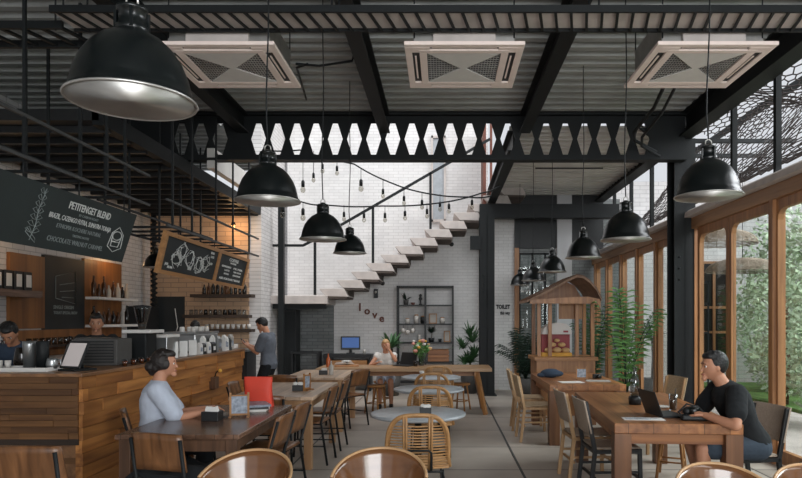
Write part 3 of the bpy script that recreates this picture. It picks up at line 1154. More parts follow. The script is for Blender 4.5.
# ---- pendant lamps
def make_lamp(z, cz=4.44):
    t = thing('pendant_lamp', '', 'lamp', (0, 0, z), 0, 'black dome pendant lamps')
    prof = [(0.205, 0.0), (0.207, 0.006), (0.192, 0.022), (0.186, 0.05), (0.178, 0.085), (0.160, 0.13), (0.132, 0.172), (0.098, 0.205), (0.062, 0.225), (0.052, 0.232)]
    inner = [(0.048, 0.222), (0.06, 0.215), (0.094, 0.197), (0.128, 0.165), (0.155, 0.125), (0.173, 0.083), (0.181, 0.05), (0.187, 0.02), (0.2, 0.002), (0.205, 0.0)]
    MB().lathe([(r + 0.001, zz + 0.001) for r, zz in prof], n=40).build('dome', 'blackgloss', t)
    MB().lathe(inner, n=40).build('reflector', 'alu', t)
    MB().tube([(0.206 * math.cos(a * PI / 20), 0.206 * math.sin(a * PI / 20), 0.002) for a in range(40)], 0.0045, 6, closed=True).build('rim', 'alu', t)
    mb = MB().lathe([(0.05, 0.225), (0.052, 0.25), (0.045, 0.255), (0.043, 0.30), (0.05, 0.302), (0.05, 0.312), (0.03, 0.318), (0.012, 0.33), (0, 0.332)], n=20)
    for a in range(4):
        c, s_ = math.cos(a * PI / 2 + .4), math.sin(a * PI / 2 + .4)
        mb.span((c * 0.05 - 0.005, s_ * 0.05 - 0.005, 0.235), (c * 0.05 + 0.005, s_ * 0.05 + 0.005, 0.30))
    mb.build('socket_cap', 'blackgloss', t)
    MB().tube([(-0.02, 0, 0.325), (-0.018, 0, 0.35), (0, 0, 0.362), (0.018, 0, 0.35), (0.02, 0, 0.325)], 0.004, 6).build('hook', 'alu', t)
    MB().ball((0, 0, 0.15), 0.032, 12, sc=(1, 1, 1.3)).build('bulb', 'ceramic', t)
    rr = random.Random(int(z * 1000))
    top = (cz - z + 0.02) / 0.98
    pts = [(0.0, 0, 0.36)]
    for i in range(1, 12):
        k = i / 11
        pts.append((0.012 * math.sin(k * 9 + z * 7) * (1 - k), 0.008 * math.cos(k * 7) * (1 - k), 0.36 + (top - 0.36) * k))
    MB().tube(pts, 0.005, 6).build('cord', 'black', t)
    return t
LL = [(-1.02, 2.10, 2.262, 'huge nearest black dome pendant lamp high over the counter side'),
      (-1.095, 4.0, 2.285, 'black dome pendant lamp, second nearest in the row above the left tables'),
      (-1.045, 5.57, 2.24, 'black dome pendant lamp overlapping the white stairs, larger of those two'),
      (-1.13, 7.76, 2.345, 'small black dome pendant lamp hanging lowest in front of the white stairs'),
      (1.63, 3.93, 2.30, 'largest black dome pendant lamp near the glass doors, by the steel column'),
      (1.485, 5.2, 2.19, 'black dome pendant lamp second in the row beside the glass doors'),
      (1.59, 7.25, 2.24, 'black dome pendant lamp third in the row beside the glass doors'),
      (1.57, 9.2, 2.225, 'black dome pendant lamp fourth in the row, just above the kiosk roof'),
      (1.54, 10.9, 2.20, 'second farthest black dome pendant lamp beyond the kiosk roof'),
      (1.54, 12.8, 2.225, 'farthest and smallest black dome pendant lamp near the toilet wall')]
for (x, y, z, lab) in LL:
    t = make_lamp(z, 4.27 if (x > 0.95 and y > 9) else 4.44)
    t.location = (x, y, z)
    t.scale = (0.97, 0.97, 0.98)
    t['label'] = lab
t = make_lamp(2.30, 3.9)
t.location = (-4.35, 9.7, 2.33); t.scale = (0.9, 0.9, 0.9)
t['label'] = 'black dome pendant lamp over the bar between the two menu boards'

# ---- festoon lights
def festoon(pts, lab, nlab, Y):
    t = thing('festoon_cable', lab, 'string lights', (0, 0, 0))
    P = [pp(a, b, Y) for a, b in pts]
    Q = []
    for i in range(len(P) - 1):
        for k in range(6):
            Q.append(P[i].lerp(P[i + 1], k / 6) - Vector((0, 0, 0.02 * math.sin(PI * k / 6))))
    Q.append(P[-1])
    MB().tube(Q, 0.013, 6).build('cable', 'black', t)
    return t
Yf = 10.6
ta = festoon([(262, 150), (300, 150), (354, 164), (389, 182), (425, 193), (468, 197), (492, 196)], 'black festoon cable sagging across the atrium, upper strand', '', Yf)
tb = festoon([(250, 186), (302, 202), (325, 205), (382, 206), (439, 203), (482, 193), (500, 186)], 'black festoon cable sagging across the atrium, lower strand', '', Yf)
def bulb(t, px, py, top, big=1.0):
    p = pp(px, py, Yf); q = pp(px, top, Yf)
    mb = MB().tube([q, p + Vector((0, 0, 0.08 * big))], 0.005, 6)
    mb.lathe([(0.022 * big, 0.0), (0.022 * big, 0.07 * big), (0.01, 0.09 * big)], p, 8)
    b = mb.build('lamp_holder', 'black', t)
    MB().ball(p - Vector((0, 0, 0.035 * big)), 0.034 * big, 10, sc=(1, 1, 1.25)).build('bulb', 'bulbglass', b)
for (px, py, tp, bg_) in ((303, 187, 150, 1.3), (313.5, 178, 151, 1), (322.5, 169, 153, 1), (337, 171, 158, 1), (361, 186, 168, 1.3), (383, 194, 179, 1), (404, 201, 187, 1), (422, 205, 192, 1), (440, 207, 194, 1)):
    bulb(ta, px, py, tp, bg_)
for (px, py, tp, bg_) in ((283, 212, 196, 1.3), (303, 215, 202, 1.3), (344, 217, 205, 1), (364, 218, 206, 1), (385, 218, 206, 1), (405, 216, 205, 1), (427, 214, 203, 1), (449, 209, 201, 1), (472, 205, 196, 1)):
    bulb(tb, px, py, tp, bg_)

# ================================================================== HANGING RACKS OVER THE BAR
def rack(name, xs, ys, zb, zt, ztop, lab, rungs=0.0):
    t = thing(name, lab, 'rack', (0, 0, 0))
    for x in xs:
        for y in ys:
            MB().span((x - 0.011, y - 0.011, zb), (x + 0.011, y + 0.011, ztop)).build('post', 'black', t)
        for z in (zb, zt):
            MB().span((x - 0.012, ys[0] - 0.15, z - 0.012), (x + 0.012, ys[-1] + 0.5, z + 0.012)).build('rail', 'acgrill' if x > -3.3 else 'black', t)
    y = ys[0]
    while y < ys[-1] + 0.4 and len(xs) > 1:
        MB().span((xs[0], y - 0.012, zb - 0.012), (xs[-1], y + 0.012, zb + 0.012)).build('rung', 'black', t)
        y += rungs
    return t
rack('hanging_rack', (-3.02, -3.75), (4.0, 4.62, 5.33, 5.75, 6.08), 2.72, 3.02, 4.18, 'black pipe rack hanging above the large chalkboard menu', 0.36)
rack('hanging_rack', (-3.0, -3.75), (7.1, 7.65, 8.46, 9.14, 9.9), 2.57, 2.85, 4.2, 'black pipe rack hanging above the wood framed chalkboard', 0.36)

# ================================================================== CHALKBOARD MENUS
t = thing('chalkboard_menu', 'long dark hanging chalkboard headed PETITENGET BLEND above the counter', 'sign', (0, 0, 0))
# board plane: top edge (X=-3.03, z=2.58) bottom edge (X=-3.17, z=2.11); runs in Y 3.7..6.35
nrm_u = Vector((0, 1, 0)); nrm_v = Vector((0.15, 0, 0.47)).normalized()
uu = Vector((0, 1, 0))
vv = nrm_v
Bc = Vector((-3.10, 5.0, 2.345))
rot = Matrix((uu, vv, uu.cross(vv))).transposed()
MB().box(Bc, (2.6, 0.49, 0.03), rot).build('board', 'chalk', t)
nn = uu.cross(vv).normalized()       # points to +X side, slightly down
mb = MB(); mb2 = MB()
def btxt(mbx, s, y, v, size, width, bold=0.0):
    add_text(mbx, s, size, board_frame(Vector((Bc.x, y, Bc.z)) + vv * v + nn * 0.017, uu, vv), width, 0.001, bold)
btxt(mb, 'PETITENGET BLEND', 5.53, 0.145, 0.085, 0.64, 0.0015)
btxt(mb2, 'BY CARBON ROAST', 5.53, 0.085, 0.03, 0.30)
btxt(mb, 'BRAZIL, CAZENGO FUTRA, SUMATRA TORAJA', 5.46, 0.03, 0.06, 0.92)
btxt(mb2, 'ETHIOPIA KOCHERE NATURAL', 5.46, -0.04, 0.05, 0.66)
btxt(mb2, 'TASTING NOTES', 5.5, -0.095, 0.03, 0.25)
btxt(mb2, 'CHOCOLATE WALNUT CARAMEL', 5.47, -0.155, 0.06, 0.82)
mb.build('lettering', 'chalkline', t); mb2.build('lettering', 'chalkdim', t)
# drawn coffee branch and cup
def drawline(mbx, pts, y0, v0, s, r=0.0035):
    mbx.tube([Vector((Bc.x, y0 + a * s, Bc.z)) + vv * (v0 + b * s) + nn * 0.017 for a, b in pts], r, 4)
mb = MB()
drawline(mb, [(0, -1), (0.1, -0.4), (0.0, 0.2), (0.1, 1.0)], 4.86, 0.0, 0.2)
for k in range(7):
    h = -0.7 + k * 0.26
    L = 0.42 - 0.035 * k
    for sg in (-1, 1):
        drawline(mb, [(0.03, h), (sg * L * 0.5, h + 0.22), (sg * L, h + 0.12), (sg * L * 0.5, h + 0.02), (0.03, h)], 4.86, 0.0, 0.2, 0.0028)
drawline(mb, [(-0.35, -0.8), (0.35, -1.15), (0.3, -1.0), (-0.3, -0.65), (-0.35, -0.8)], 4.86, 0.02, 0.2)
mb.build('drawing', 'chalkdim', t)
mb = MB()
circ = [(math.cos(a * PI / 9), 0.35 * math.sin(a * PI / 9)) for a in range(19)]
drawline(mb, [(x * 0.62, y * .9 + .35) for x, y in circ], 6.06, -0.05, 0.13, 0.005)
drawline(mb, [(-0.62, .35), (-0.5, -0.45), (0.5, -0.45), (0.62, .35)], 6.06, -0.05, 0.13, 0.005)
drawline(mb, [(-0.9, -0.5), (-0.75, 0.5), (0.0, 1.0), (0.8, 0.5), (0.95, -0.5), (0.0, -0.85), (-0.9, -0.5)], 6.06, -0.05, 0.13, 0.004)
drawline(mb, [(-0.45, -0.1), (0.45, -0.1)], 6.06, -0.05, 0.13, 0.006)
mb.build('drawing', 'chalkline', t)
for y in (4.0, 4.62, 5.33, 6.08):
    MB().tube([(-3.03, y, 2.56), (-3.03, y, 2.72)], 0.006, 6).build('hanger', 'black', t)

t = thing('chalkboard_menu', 'wood framed hanging chalkboard in two panels with chalk drawings over the bar', 'sign', (0, 0, 0))
A0, A1 = Vector((-3.03, 7.0, 2.52)), Vector((-3.03, 10.0, 2.48))
ul = (A1 - A0); Lb = ul.length; uu = ul.normalized()
vv = Vector((0.11, 0, 0.48)).normalized(); vv = (vv - uu * vv.dot(uu)).normalized()
nn = uu.cross(vv)
Hb = 0.475
org = A0 - vv * Hb
rot = Matrix((uu, vv, nn)).transposed()
def bb(mbx, u0, u1, v0, v1, w0, w1, mi=0):
    mbx.box(org + uu * (u0 + u1) / 2 + vv * (v0 + v1) / 2 + nn * (w0 + w1) / 2, (u1 - u0, v1 - v0, w1 - w0), rot, mi)
mb = MB(); bb(mb, 0.05, Lb - 0.05, 0.03, Hb - 0.03, -0.02, 0.0); mb.build('board', 'chalkdark', t)
mb = MB()
f = 0.045
bb(mb, 0, Lb, 0, f, -0.03, 0.02); bb(mb, 0, Lb, Hb - f, Hb, -0.03, 0.02)
bb(mb, 0, f * 1.3, f, Hb - f, -0.03, 0.02); bb(mb, Lb - f * 1.3, Lb, f, Hb - f, -0.03, 0.02)
bb(mb, 1.68, 1.76, f, Hb - f, -0.02, 0.018)
mb.build('frame', 'oak', t)
mb = MB()
def dl(pts, r=0.004):
    mb.tube([org + uu * a + vv * b + nn * 0.003 for a, b in pts], r, 4)
rr = random.Random(11)
for (cu, cv) in ((0.42, 0.2), (0.55, 0.3), (1.1, 0.2), (1.3, 0.24), (0.8, 0.25)):
    for k in range(5):
        a0 = rr.random() * 6
        pts = [(cu + 0.15 * math.cos(a0 + j * 0.9) * rr.uniform(0.3, 1.3), cv + 0.09 * math.sin(a0 + j * 0.9) * rr.uniform(0.5, 1.4)) for j in range(6)]
        dl(pts, 0.0035)
for (cu, cv, s) in ((0.2, 0.12, 'JAVA'), (0.3, 0.09, 'AROMA'), (0.85, 0.12, 'BODY'), (1.5, 0.25, 'ACID'), (1.5, 0.34, 'LOCAL'), (1.48, 0.39, 'BEANS')):
    add_text(mb, s, 0.04, board_frame(org + uu * cu + vv * cv + nn * 0.001, uu, vv), None, 0.001, 0.001)
for (cu, cv, s, wd, sz) in ((2.35, 0.38, 'COFFEE', 0.4, 0.06), (2.35, 0.335, 'HOUSE', 0.25, 0.03), (2.1, 0.27, 'ESPRESSO', 0.38, 0.035), (2.6, 0.27, 'FILTER', 0.42, 0.035), (2.15, 0.22, 'LATTE', 0.2, 0.03), (2.6, 0.22, 'V60 COLD', 0.35, 0.03), (2.15, 0.17, 'MOCHA', 0.2, 0.03), (2.6, 0.17, 'AEROPRESS', 0.35, 0.03), (2.35, 0.10, 'ASK FOR DAILY BEANS', 0.9, 0.04)):
    add_text(mb, s, sz, board_frame(org + uu * cu + vv * cv + nn * 0.001, uu, vv), wd, 0.001, 0.0015)
mb.build('lettering', 'chalkline', t)
for y in (7.3, 8.46, 9.9):
    MB().tube([(-3.02, y, 2.48), (-3.02, y, 2.57)], 0.006, 6).build('hanger', 'black', t)
ORD = 'first second third fourth fifth sixth seventh eighth ninth tenth eleventh twelfth'.split()
# ================================================================== BAR COUNTER
bar = thing('bar_counter', 'long L-shaped bar counter clad in reclaimed brown planks', 'counter', (0, 0, 0))
BX, BY, BE = -3.03, 5.33, 9.6
rnd = random.Random(21)
mb = MB()
mb.span((-8, BY + 0.03, 0.0), (BX - 0.03, BY + 0.6, 1.07)); mb.span((-3.62, BY + 0.6, 0), (BX - 0.03, BE - 0.02, 1.07))
mb.build('body', 'barcap', bar)
def cladding(along, a0, a1, z0, z1, fix, sgn, rows, relief):
    mb = MB()
    hz = (z1 - z0) / rows
    for r in range(rows):
        a = a0 - rnd.random() * 0.5
        while a < a1:
            L = rnd.uniform(0.35, 1.15)
            b = min(a + L, a1)
            s0 = max(a, a0)
            if b > s0 + 0.01:
                t = 0.012 + rnd.random() ** 2 * relief
                zz0, zz1 = z0 + r * hz + 0.0015, z0 + (r + 1) * hz - 0.0015
                if along == 'X':
                    mb.span((s0, fix + 0.03, zz0), (b - 0.002, fix - t, zz1))
                else:
                    mb.span((fix - 0.03, s0, zz0), (fix + t, b - 0.002, zz1))
            a += L
    return mb
cladding('X', -8, BX + 0.0, 0.55, 1.07, BY, -1, 10, 0.010).build('plank_cladding', 'plank', bar)
cladding('X', -8, BX - 0.03, 0.0, 0.50, BY + 0.05, -1, 9, 0.01).build('plank_cladding', 'plank', bar)
cladding('Y', BY + 0.0, BE, 0.0, 1.07, BX, 1, 10, 0.045).build('plank_cladding', 'planky', bar)
MB().span((-8, BY - 0.01, 0.50), (BX + 0.0, BY + 0.05, 0.55)).build('shadow_rail', 'darkshelf', bar)
mb = MB()
mb.span((-8, BY - 0.05, 1.07), (BX + 0.05, BY + 0.62, 1.10)); mb.span((-3.66, BY + 0.62, 1.07), (BX + 0.05, BE + 0.03, 1.10))
mb.build('top', 'barcap', bar, 0.004)
t = thing('counter_lamp', 'small brass bracket lamp fixed on the plank face of the bar', 'lamp', (-2.96, 8.3, 0.78))
MB().span((-0.06, -0.07, -0.13), (0.03, 0.07, 0.02)).build('back_box', 'walnutz', t)
MB().tube([(0, 0, 0.02), (0.02, 0, 0.08), (0.06, 0, 0.1)], 0.008).build('bracket', 'black', t)
MB().ball((0.07, 0, 0.1), 0.025).build('bulb', 'yellow', t)
# back bar worktop under the left wall
bc = thing('back_counter', 'dark back worktop with pale edge along the left wall', 'counter', (0, 0, 0))
MB().span((-5.64, 6.2, 0), (-5.05, 12.3, 0.98)).build('cabinet', 'cabinet', bc)
MB().span((-5.64, 6.15, 0.98), (-5.0, 12.33, 1.03)).build('top', 'concrete', bc)
bc = thing('back_counter', 'steel back worktop below the glass shelves on the pale brick wall', 'counter', (0, 0, 0))
MB().span((-4.95, 11.75, 0), (-3.6, 12.33, 0.95)).build('cabinet', 'blackmat', bc)
MB().span((-4.98, 11.7, 0.95), (-3.58, 12.34, 0.99)).build('top', 'steel', bc)

def item(name, lab, cat, loc, mb, mat, group=None, rz=0, bevel=0.0):
    o = mb.build(name, mat, None, bevel)
    o.location = loc
    o.rotation_euler = (0, 0, rz)
    tag(o, lab, cat, group)
    return o
CT = 1.101
t = thing('serving_tray', 'low white tray under the coffee tools at the counter corner', 'tray', (-3.72, 5.55, CT))
MB().span((-0.34, -0.13, 0), (0.36, 0.13, 0.012)).build('base', 'white', t, 0.004)
mb = MB()
mb.span((-0.34, -0.13, 0.012), (0.36, -0.12, 0.035)); mb.span((-0.34, 0.12, 0.012), (0.36, 0.13, 0.035)); mb.span((-0.34, -0.12, 0.012), (-0.33, 0.12, 0.035)); mb.span((0.35, -0.12, 0.012), (0.36, 0.12, 0.035))
mb.build('rim', 'white', t)
MB().span((-0.30, -0.10, 0.012), (0.3, 0.10, 0.02)).build('mat', 'blackmat', t)
TZ = CT + 0.021
def prof_item(name, lab, cat, loc, prof, mat, group=None, n=18):
    return item(name, lab, cat, loc, MB().lathe(prof, n=n), mat, group)
prof_item('cocktail_shaker', 'tall steel tumbler shaker on the white counter tray', 'shaker', (-3.60, 5.57, TZ), [(0.045, 0), (0.052, 0.2), (0.054, 0.235), (0.05, 0.235), (0.047, 0.21), (0, 0.2)], 'steel')
prof_item('cocktail_shaker', 'black cylinder canister beside the steel shaker on the tray', 'canister', (-3.49, 5.58, TZ), [(0.05, 0), (0.05, 0.23), (0.045, 0.235), (0, 0.235)], 'black')
t = thing('milk_jug', 'round steel milk jug beside the counter tablet', 'jug', (-3.39, 5.55, TZ))
MB().lathe([(0.04, 0), (0.048, 0.03), (0.042, 0.075), (0.036, 0.09), (0.034, 0.09), (0.04, 0.07), (0, 0.01)]).build('body', 'steel', t)
MB().tube([(0.04, 0, 0.08), (0.075, 0, 0.075), (0.075, 0, 0.03), (0.045, 0, 0.02)], 0.006).build('handle', 'steel', t)
for k, (x, lab) in enumerate(((-3.83, 'small white cup on the tray, left of the pair'), (-3.76, 'small white cup on the tray, beside the steel shaker'))):
    prof_item('espresso_cup', lab, 'cup', (x, 5.53, TZ), [(0.02, 0), (0.027, 0.07), (0.024, 0.07), (0, 0.01)], 'ceramic', 'small white cups on the counter tray', 14)
o = item('card_holder', 'slim black card holder with pale cards at the tray end', 'holder', (-3.93, 5.55, TZ), MB().span((-0.03, -0.04, 0), (0.03, 0.04, 0.03)).box((0, 0, 0.08), (0.012, 0.07, 0.12), Matrix.Rotation(R(15), 3, 'Y')), 'blackmat')
prof_item('glass_jug', 'dark glass jug behind the white counter tray', 'jug', (-3.80, 5.78, CT), [(0.05, 0), (0.07, 0.06), (0.06, 0.14), (0.05, 0.19), (0.045, 0.19), (0, 0.02)], 'bottledark')
# tablet
t = thing('counter_tablet', 'white screened tablet till tilted on the corner of the bar', 'tablet', (-3.22, 5.60, CT), R(-22))
rx = Matrix.Rotation(R(-24), 3, 'X')
MB().box((0, 0.0, 0.135), (0.24, 0.015, 0.25), rx).build('case', 'blackmat', t, 0.003)
MB().box(Vector((0, 0.0, 0.135)) + rx @ Vector((0, -0.0085, 0.0)), (0.205, 0.002, 0.215), rx).build('screen', 'screenwhite', t)
MB().span((-0.08, -0.1, 0), (0.12, 0.12, 0.015)).bar((0, 0.07, 0.01), (0, 0.03, 0.12), 0.05, 0.01).build('stand', 'black', t)
# louvred machine
t = thing('counter_machine', 'dark machine with louvred sloping back on the bar corner', 'machine', (-3.42, 6.3, CT), R(4))
mb = MB()
mb.prism([(-0.27, 0), (0.27, 0), (0.27, 0.255), (-0.12, 0.27), (-0.2, 0.2)], -0.15, 0.2, 'Y')
mb.build('body', 'pot', t, 0.01)
mb = MB()
for k in range(8):
    z = 0.03 + k * 0.028
    mb.span((-0.17 + 0.004 * k, -0.165, z), (0.24, -0.15, z + 0.012))
mb.build('louvre', 'blackmat', t)
t = thing('coffee_grinder', 'coffee grinder with clear flared hopper standing on the bar', 'grinder', (-3.22, 6.85, CT))
MB().span((-0.10, -0.13, 0), (0.10, 0.13, 0.3)).build('body', 'black', t, 0.01)
MB().span((-0.14, -0.16, 0.3), (0.16, 0.18, 0.335)).build('top_plate', 'white', t, 0.006)
MB().lathe([(0.03, 0.335), (0.04, 0.37), (0.085, 0.56), (0.088, 0.575), (0.08, 0.575), (0.036, 0.37)]).build('hopper', 'bottleglass', t)
MB().lathe([(0.028, 0.34), (0.034, 0.37), (0.046, 0.41), (0, 0.41)]).build('beans', 'bottlebrown', t)
MB().lathe([(0.09, 0.575), (0.09, 0.59), (0.0, 0.6)]).build('lid', 'blackmat', t)
t = thing('side_box', 'white topped steel box beside the coffee grinder', 'box', (-3.28, 7.3, CT))
MB().span((-0.2, -0.16, 0), (0.2, 0.16, 0.24)).build('body', 'steel', t, 0.006)
MB().span((-0.21, -0.17, 0.24), (0.21, 0.17, 0.275)).build('lid', 'white', t, 0.006)
t = thing('espresso_machine', 'wide steel espresso machine behind the bar counter items', 'coffee machine', (-3.42, 8.75, CT))
MB().span((-0.2, -0.42, 0.03), (0.2, 0.42, 0.25)).build('body', 'steel', t, 0.015)
MB().span((-0.22, -0.44, 0.25), (0.2, 0.44, 0.28)).build('cup_rail', 'steel', t)
MB().span((-0.19, -0.4, 0), (0.19, 0.4, 0.03)).build('feet', 'black', t)
for k in range(7):
    y = -0.36 + k * 0.12
    prof_item('espresso_cup', ORD[k] + ' upturned cup from the grinder end atop the espresso machine', 'cup', (-3.42 + (k % 2) * 0.1, 8.75 + y, CT + 0.281), [(0.035, 0), (0.03, 0.06), (0.02, 0.065), (0, 0.065)], ('white', 'ceramic')[k % 2], 'cups on the espresso machine', 12)
# small amber glasses at the edge
for k in range(8):
    y = 5.86 + k * 0.085
    y += 0.22
    t = thing('tasting_glass', ORD[k] + ' amber tasting glass from the tablet along the bar edge', 'glass', (-3.02 - (k % 2) * 0.05, y, CT), 0, 'amber tasting glasses on the bar edge')
    MB().lathe([(0.018, 0), (0.024, 0.06), (0.022, 0.06), (0.017, 0.004), (0, 0.003)], n=12).build('glass', 'cup', t)
    MB().lathe([(0.016, 0.005), (0.021, 0.045), (0, 0.045)], n=12).build('drink', 'amber', t)
# cards, bags and boxes along the bar
cards = [(7.35, 'folded pale menu card standing on the bar, nearest of the card row'), (7.62, 'folded pale menu card standing on the bar, second of the card row'), (7.9, 'folded pale menu card standing on the bar, third of the card row')]
for y, lab in cards:
    mb = MB()
    mb.box((0, 0, 0.095), (0.09, 0.004, 0.19), Matrix.Rotation(R(-14), 3, 'X')); mb.box((0, 0.045, 0.095), (0.09, 0.004, 0.19), Matrix.Rotation(R(14), 3, 'X'))
    item('menu_card', lab, 'menu card', (-3.09, y, CT), mb, 'paper', None, R(20))
rr = random.Random(4)
cols = ['white', 'blackmat', 'paper', 'white', 'blackmat', 'paper', 'steel', 'blackmat', 'white', 'paper', 'blackmat', 'potwhite']
for k in range(12):
    y = 8.12 + k * 0.115
    h = rr.uniform(0.12, 0.24)
    t = thing('coffee_bag', '%s bag of beans, %s from the menu cards in the row on the bar' % ({'white': 'white', 'blackmat': 'black', 'paper': 'cream', 'steel': 'silver', 'potwhite': 'grey'}[cols[k]], ORD[k]), 'bag', (-3.09 - rr.random() * 0.05, y, CT), R(rr.uniform(-15, 15)), 'coffee bags on the bar')
    MB().prism([(-0.035, 0), (0.035, 0), (0.03, h * 0.8), (0.006, h), (-0.006, h), (-0.03, h * 0.8)], -0.045, 0.045, 'Y').build('bag', cols[k], t)
    MB().span((0.034, -0.025, h * 0.25), (0.037, 0.025, h * 0.6)).build('paper_label', 'paper' if cols[k] == 'blackmat' else 'magazine', t)
for k, (x, y) in enumerate(((-3.12, 9.5), (-3.3, 9.42), (-3.25, 9.2))):
    o = prof_item('saucer_stack', ['stack of white saucers at the far end of the bar', 'white bowl stack behind the far end saucers', 'short white cup near the far end of the bar'][k], 'crockery', (x, y, CT), [(0.03, 0), (0.08, 0.02), (0.07, 0.03), (0.08, 0.05), (0.07, 0.06), (0.08, 0.08), (0, 0.06)], 'ceramic')

# ---- left wall: wooden panels, chalkboard, shelves
def wallpanel(name, lab, y0, y1, z0, z1, mat, th=0.05, cat='panel'):
    o = MB().span((-5.649, y0, z0), (-5.65 + th, y1, z1)).build(name, mat)
    tag(o, lab, cat)
    return o
wallpanel('wood_panel', 'orange brown wooden wall panel left of the small chalkboard', 8.28, 9.0, 1.42, 2.42, 'cabinet')
t = thing('wall_shelf', 'orange brown wooden back panel with two pale shelves of bottles', 'shelf', (0, 0, 0))
MB().span((-5.649, 10.0, 1.031), (-5.6, 11.15, 2.5)).build('back_panel', 'cabinet', t)
for z in (1.86, 1.42):
    MB().span((-5.6, 10.02, z), (-5.38, 11.3, z + 0.04)).build('board', 'white', t)
t = thing('chalkboard', 'tall black chalkboard with a line drawing between wood panels on the left wall', 'chalkboard', (0, 0, 0))
MB().span((-5.649, 9.0, 1.40), (-5.6, 10.0, 2.46)).build('board', 'chalkdark', t)
mb = MB()
def wl(pts, r=0.006):
    mb.tube([(-5.597, a, b) for a, b in pts], r, 4)
wl([(9.25, 1.85), (9.25, 2.17), (9.75, 2.27), (9.75, 1.78), (9.25, 1.85)]); wl([(9.35, 2.05), (9.72, 2.1)]); wl([(9.35, 1.95), (9.72, 1.98)]); wl([(9.4, 1.87), (9.7, 1.87)])
add_text(mb, 'SINGLE ORIGIN', 0.07, board_frame((-5.598, 9.45, 1.72), (0, 1, 0), (0, 0, 1)), 0.5, 0.001, 0.002)
add_text(mb, 'TODAY SPECIAL BREW', 0.06, board_frame((-5.598, 9.5, 1.64), (0, 1, 0), (0, 0, 1)), 0.6, 0.001, 0.002)
mb.build('drawing', 'chalkdim', t)
t = thing('wall_shelf', 'thick wooden shelf on the left wall holding white labelled canisters', 'shelf', (0, 0, 0))
MB().span((-5.649, 6.6, 1.83), (-5.35, 8.55, 1.92)).build('board', 'walnut', t)
for k in range(8):
    y = 7.0 + k * 0.19
    t = thing('labelled_canister', ORD[k] + ' black labelled canister from the near end of the wooden wall shelf', 'canister', (-5.45, y, 1.921), 0, 'canisters on the left wall shelf')
    MB().span((-0.06, -0.075, 0), (0.06, 0.075, 0.24)).build('body', 'blackmat', t, 0.01)
    MB().span((0.0605, -0.05, 0.04), (0.063, 0.05, 0.2)).build('paper_label', 'paper', t)
mb = MB(); 
t = thing('cup_rack', 'wooden rail of hanging glasses under the small chalkboard', 'rack', (0, 0, 0))
MB().span((-5.649, 8.25, 1.031), (-5.6, 10.0, 1.40)).build('back_panel', 'cabinet', t)
MB().span((-5.6, 8.4, 1.16), (-5.4, 9.9, 1.19)).build('board', 'darkshelf', t)
def bottle(r, h):
    return [(r * .9, 0), (r, 0.01), (r, h * .6), (r * .4, h * .75), (r * .33, h * .97), (r * .38, h), (0, h)]
for k in range(10):
    prof_item('tumbler', ORD[k] + ' clear tumbler from the near end under the small chalkboard', 'glass', (-5.5, 8.5 + k * 0.14, 1.191), [(0.03, 0), (0.035, 0.1), (0.032, 0.1), (0.028, 0.006), (0, 0.005)], 'cup', 'tumblers under the small chalkboard', 12)
rr = random.Random(8)
for row, z in (('upper', 1.901), ('lower', 1.461)):
    for k in range(8):
        y = 10.08 + k * 0.15
        r, h = rr.uniform(0.032, 0.045), rr.uniform(0.2, 0.34)
        prof_item('bottle', ORD[k] + ' bottle from the chalkboard end of the %s pale shelf' % row, 'bottle', (-5.5, y, z), bottle(r, h), rr.choice(['bottledark', 'bottlebrown', 'bottledark', 'potwhite']), 'bottles on the %s pale shelf' % row, 14)
for k in range(6):
    r, h = rr.uniform(0.035, 0.06), rr.uniform(0.15, 0.3)
    prof_item('bottle', ORD[k] + ' bottle from the near end of the back worktop behind the baristas', 'bottle', (-5.3, 7.0 + k * 0.7, 1.031), bottle(r, h), rr.choice(['bottledark', 'steel', 'bottledark']), 'bottles on the back worktop', 14)
# flat dark sheet for the shade inside the wall opening, and conduit
t = thing('dark_opening', 'flat dark sheet painted for the shaded opening in the pale brick wall', 'board', (0, 0, 0))
MB().span((-5.55, 12.31, 1.2), (-4.98, 12.349, 1.98)).build('board', 'chalkdark', t)
MB().tube([(-5.15, 12.30, 1.75), (-5.1, 12.3, 1.4), (-5.13, 12.3, 1.3)], 0.008).build('hanging_cord', 'paper', t)
t = thing('cup_cabinet', 'black open cabinet with glasses beside the spiral conduit', 'cabinet', (-5.5, 11.72, 1.031))
MB().span((-0.14, -0.3, 0), (0.14, 0.35, 0.75)).build('body', 'blackmat', t, 0.005)
mb = MB()
pts = []
for i in range(200):
    a = i * 0.9
    pts.append((-5.42 + 0.05 * math.cos(a), 12.0 + 0.05 * math.sin(a), 0.99 + i * 0.0125))
mb.tube(pts, 0.018, 6)
mb.tube([(-5.42, 12.0, 0.99), (-5.42, 12.0, 3.5)], 0.035, 8)
item('spiral_conduit', 'black spiral wrapped conduit rising beside the pale brick wall', 'conduit', (0, 0, 0), mb, 'black')
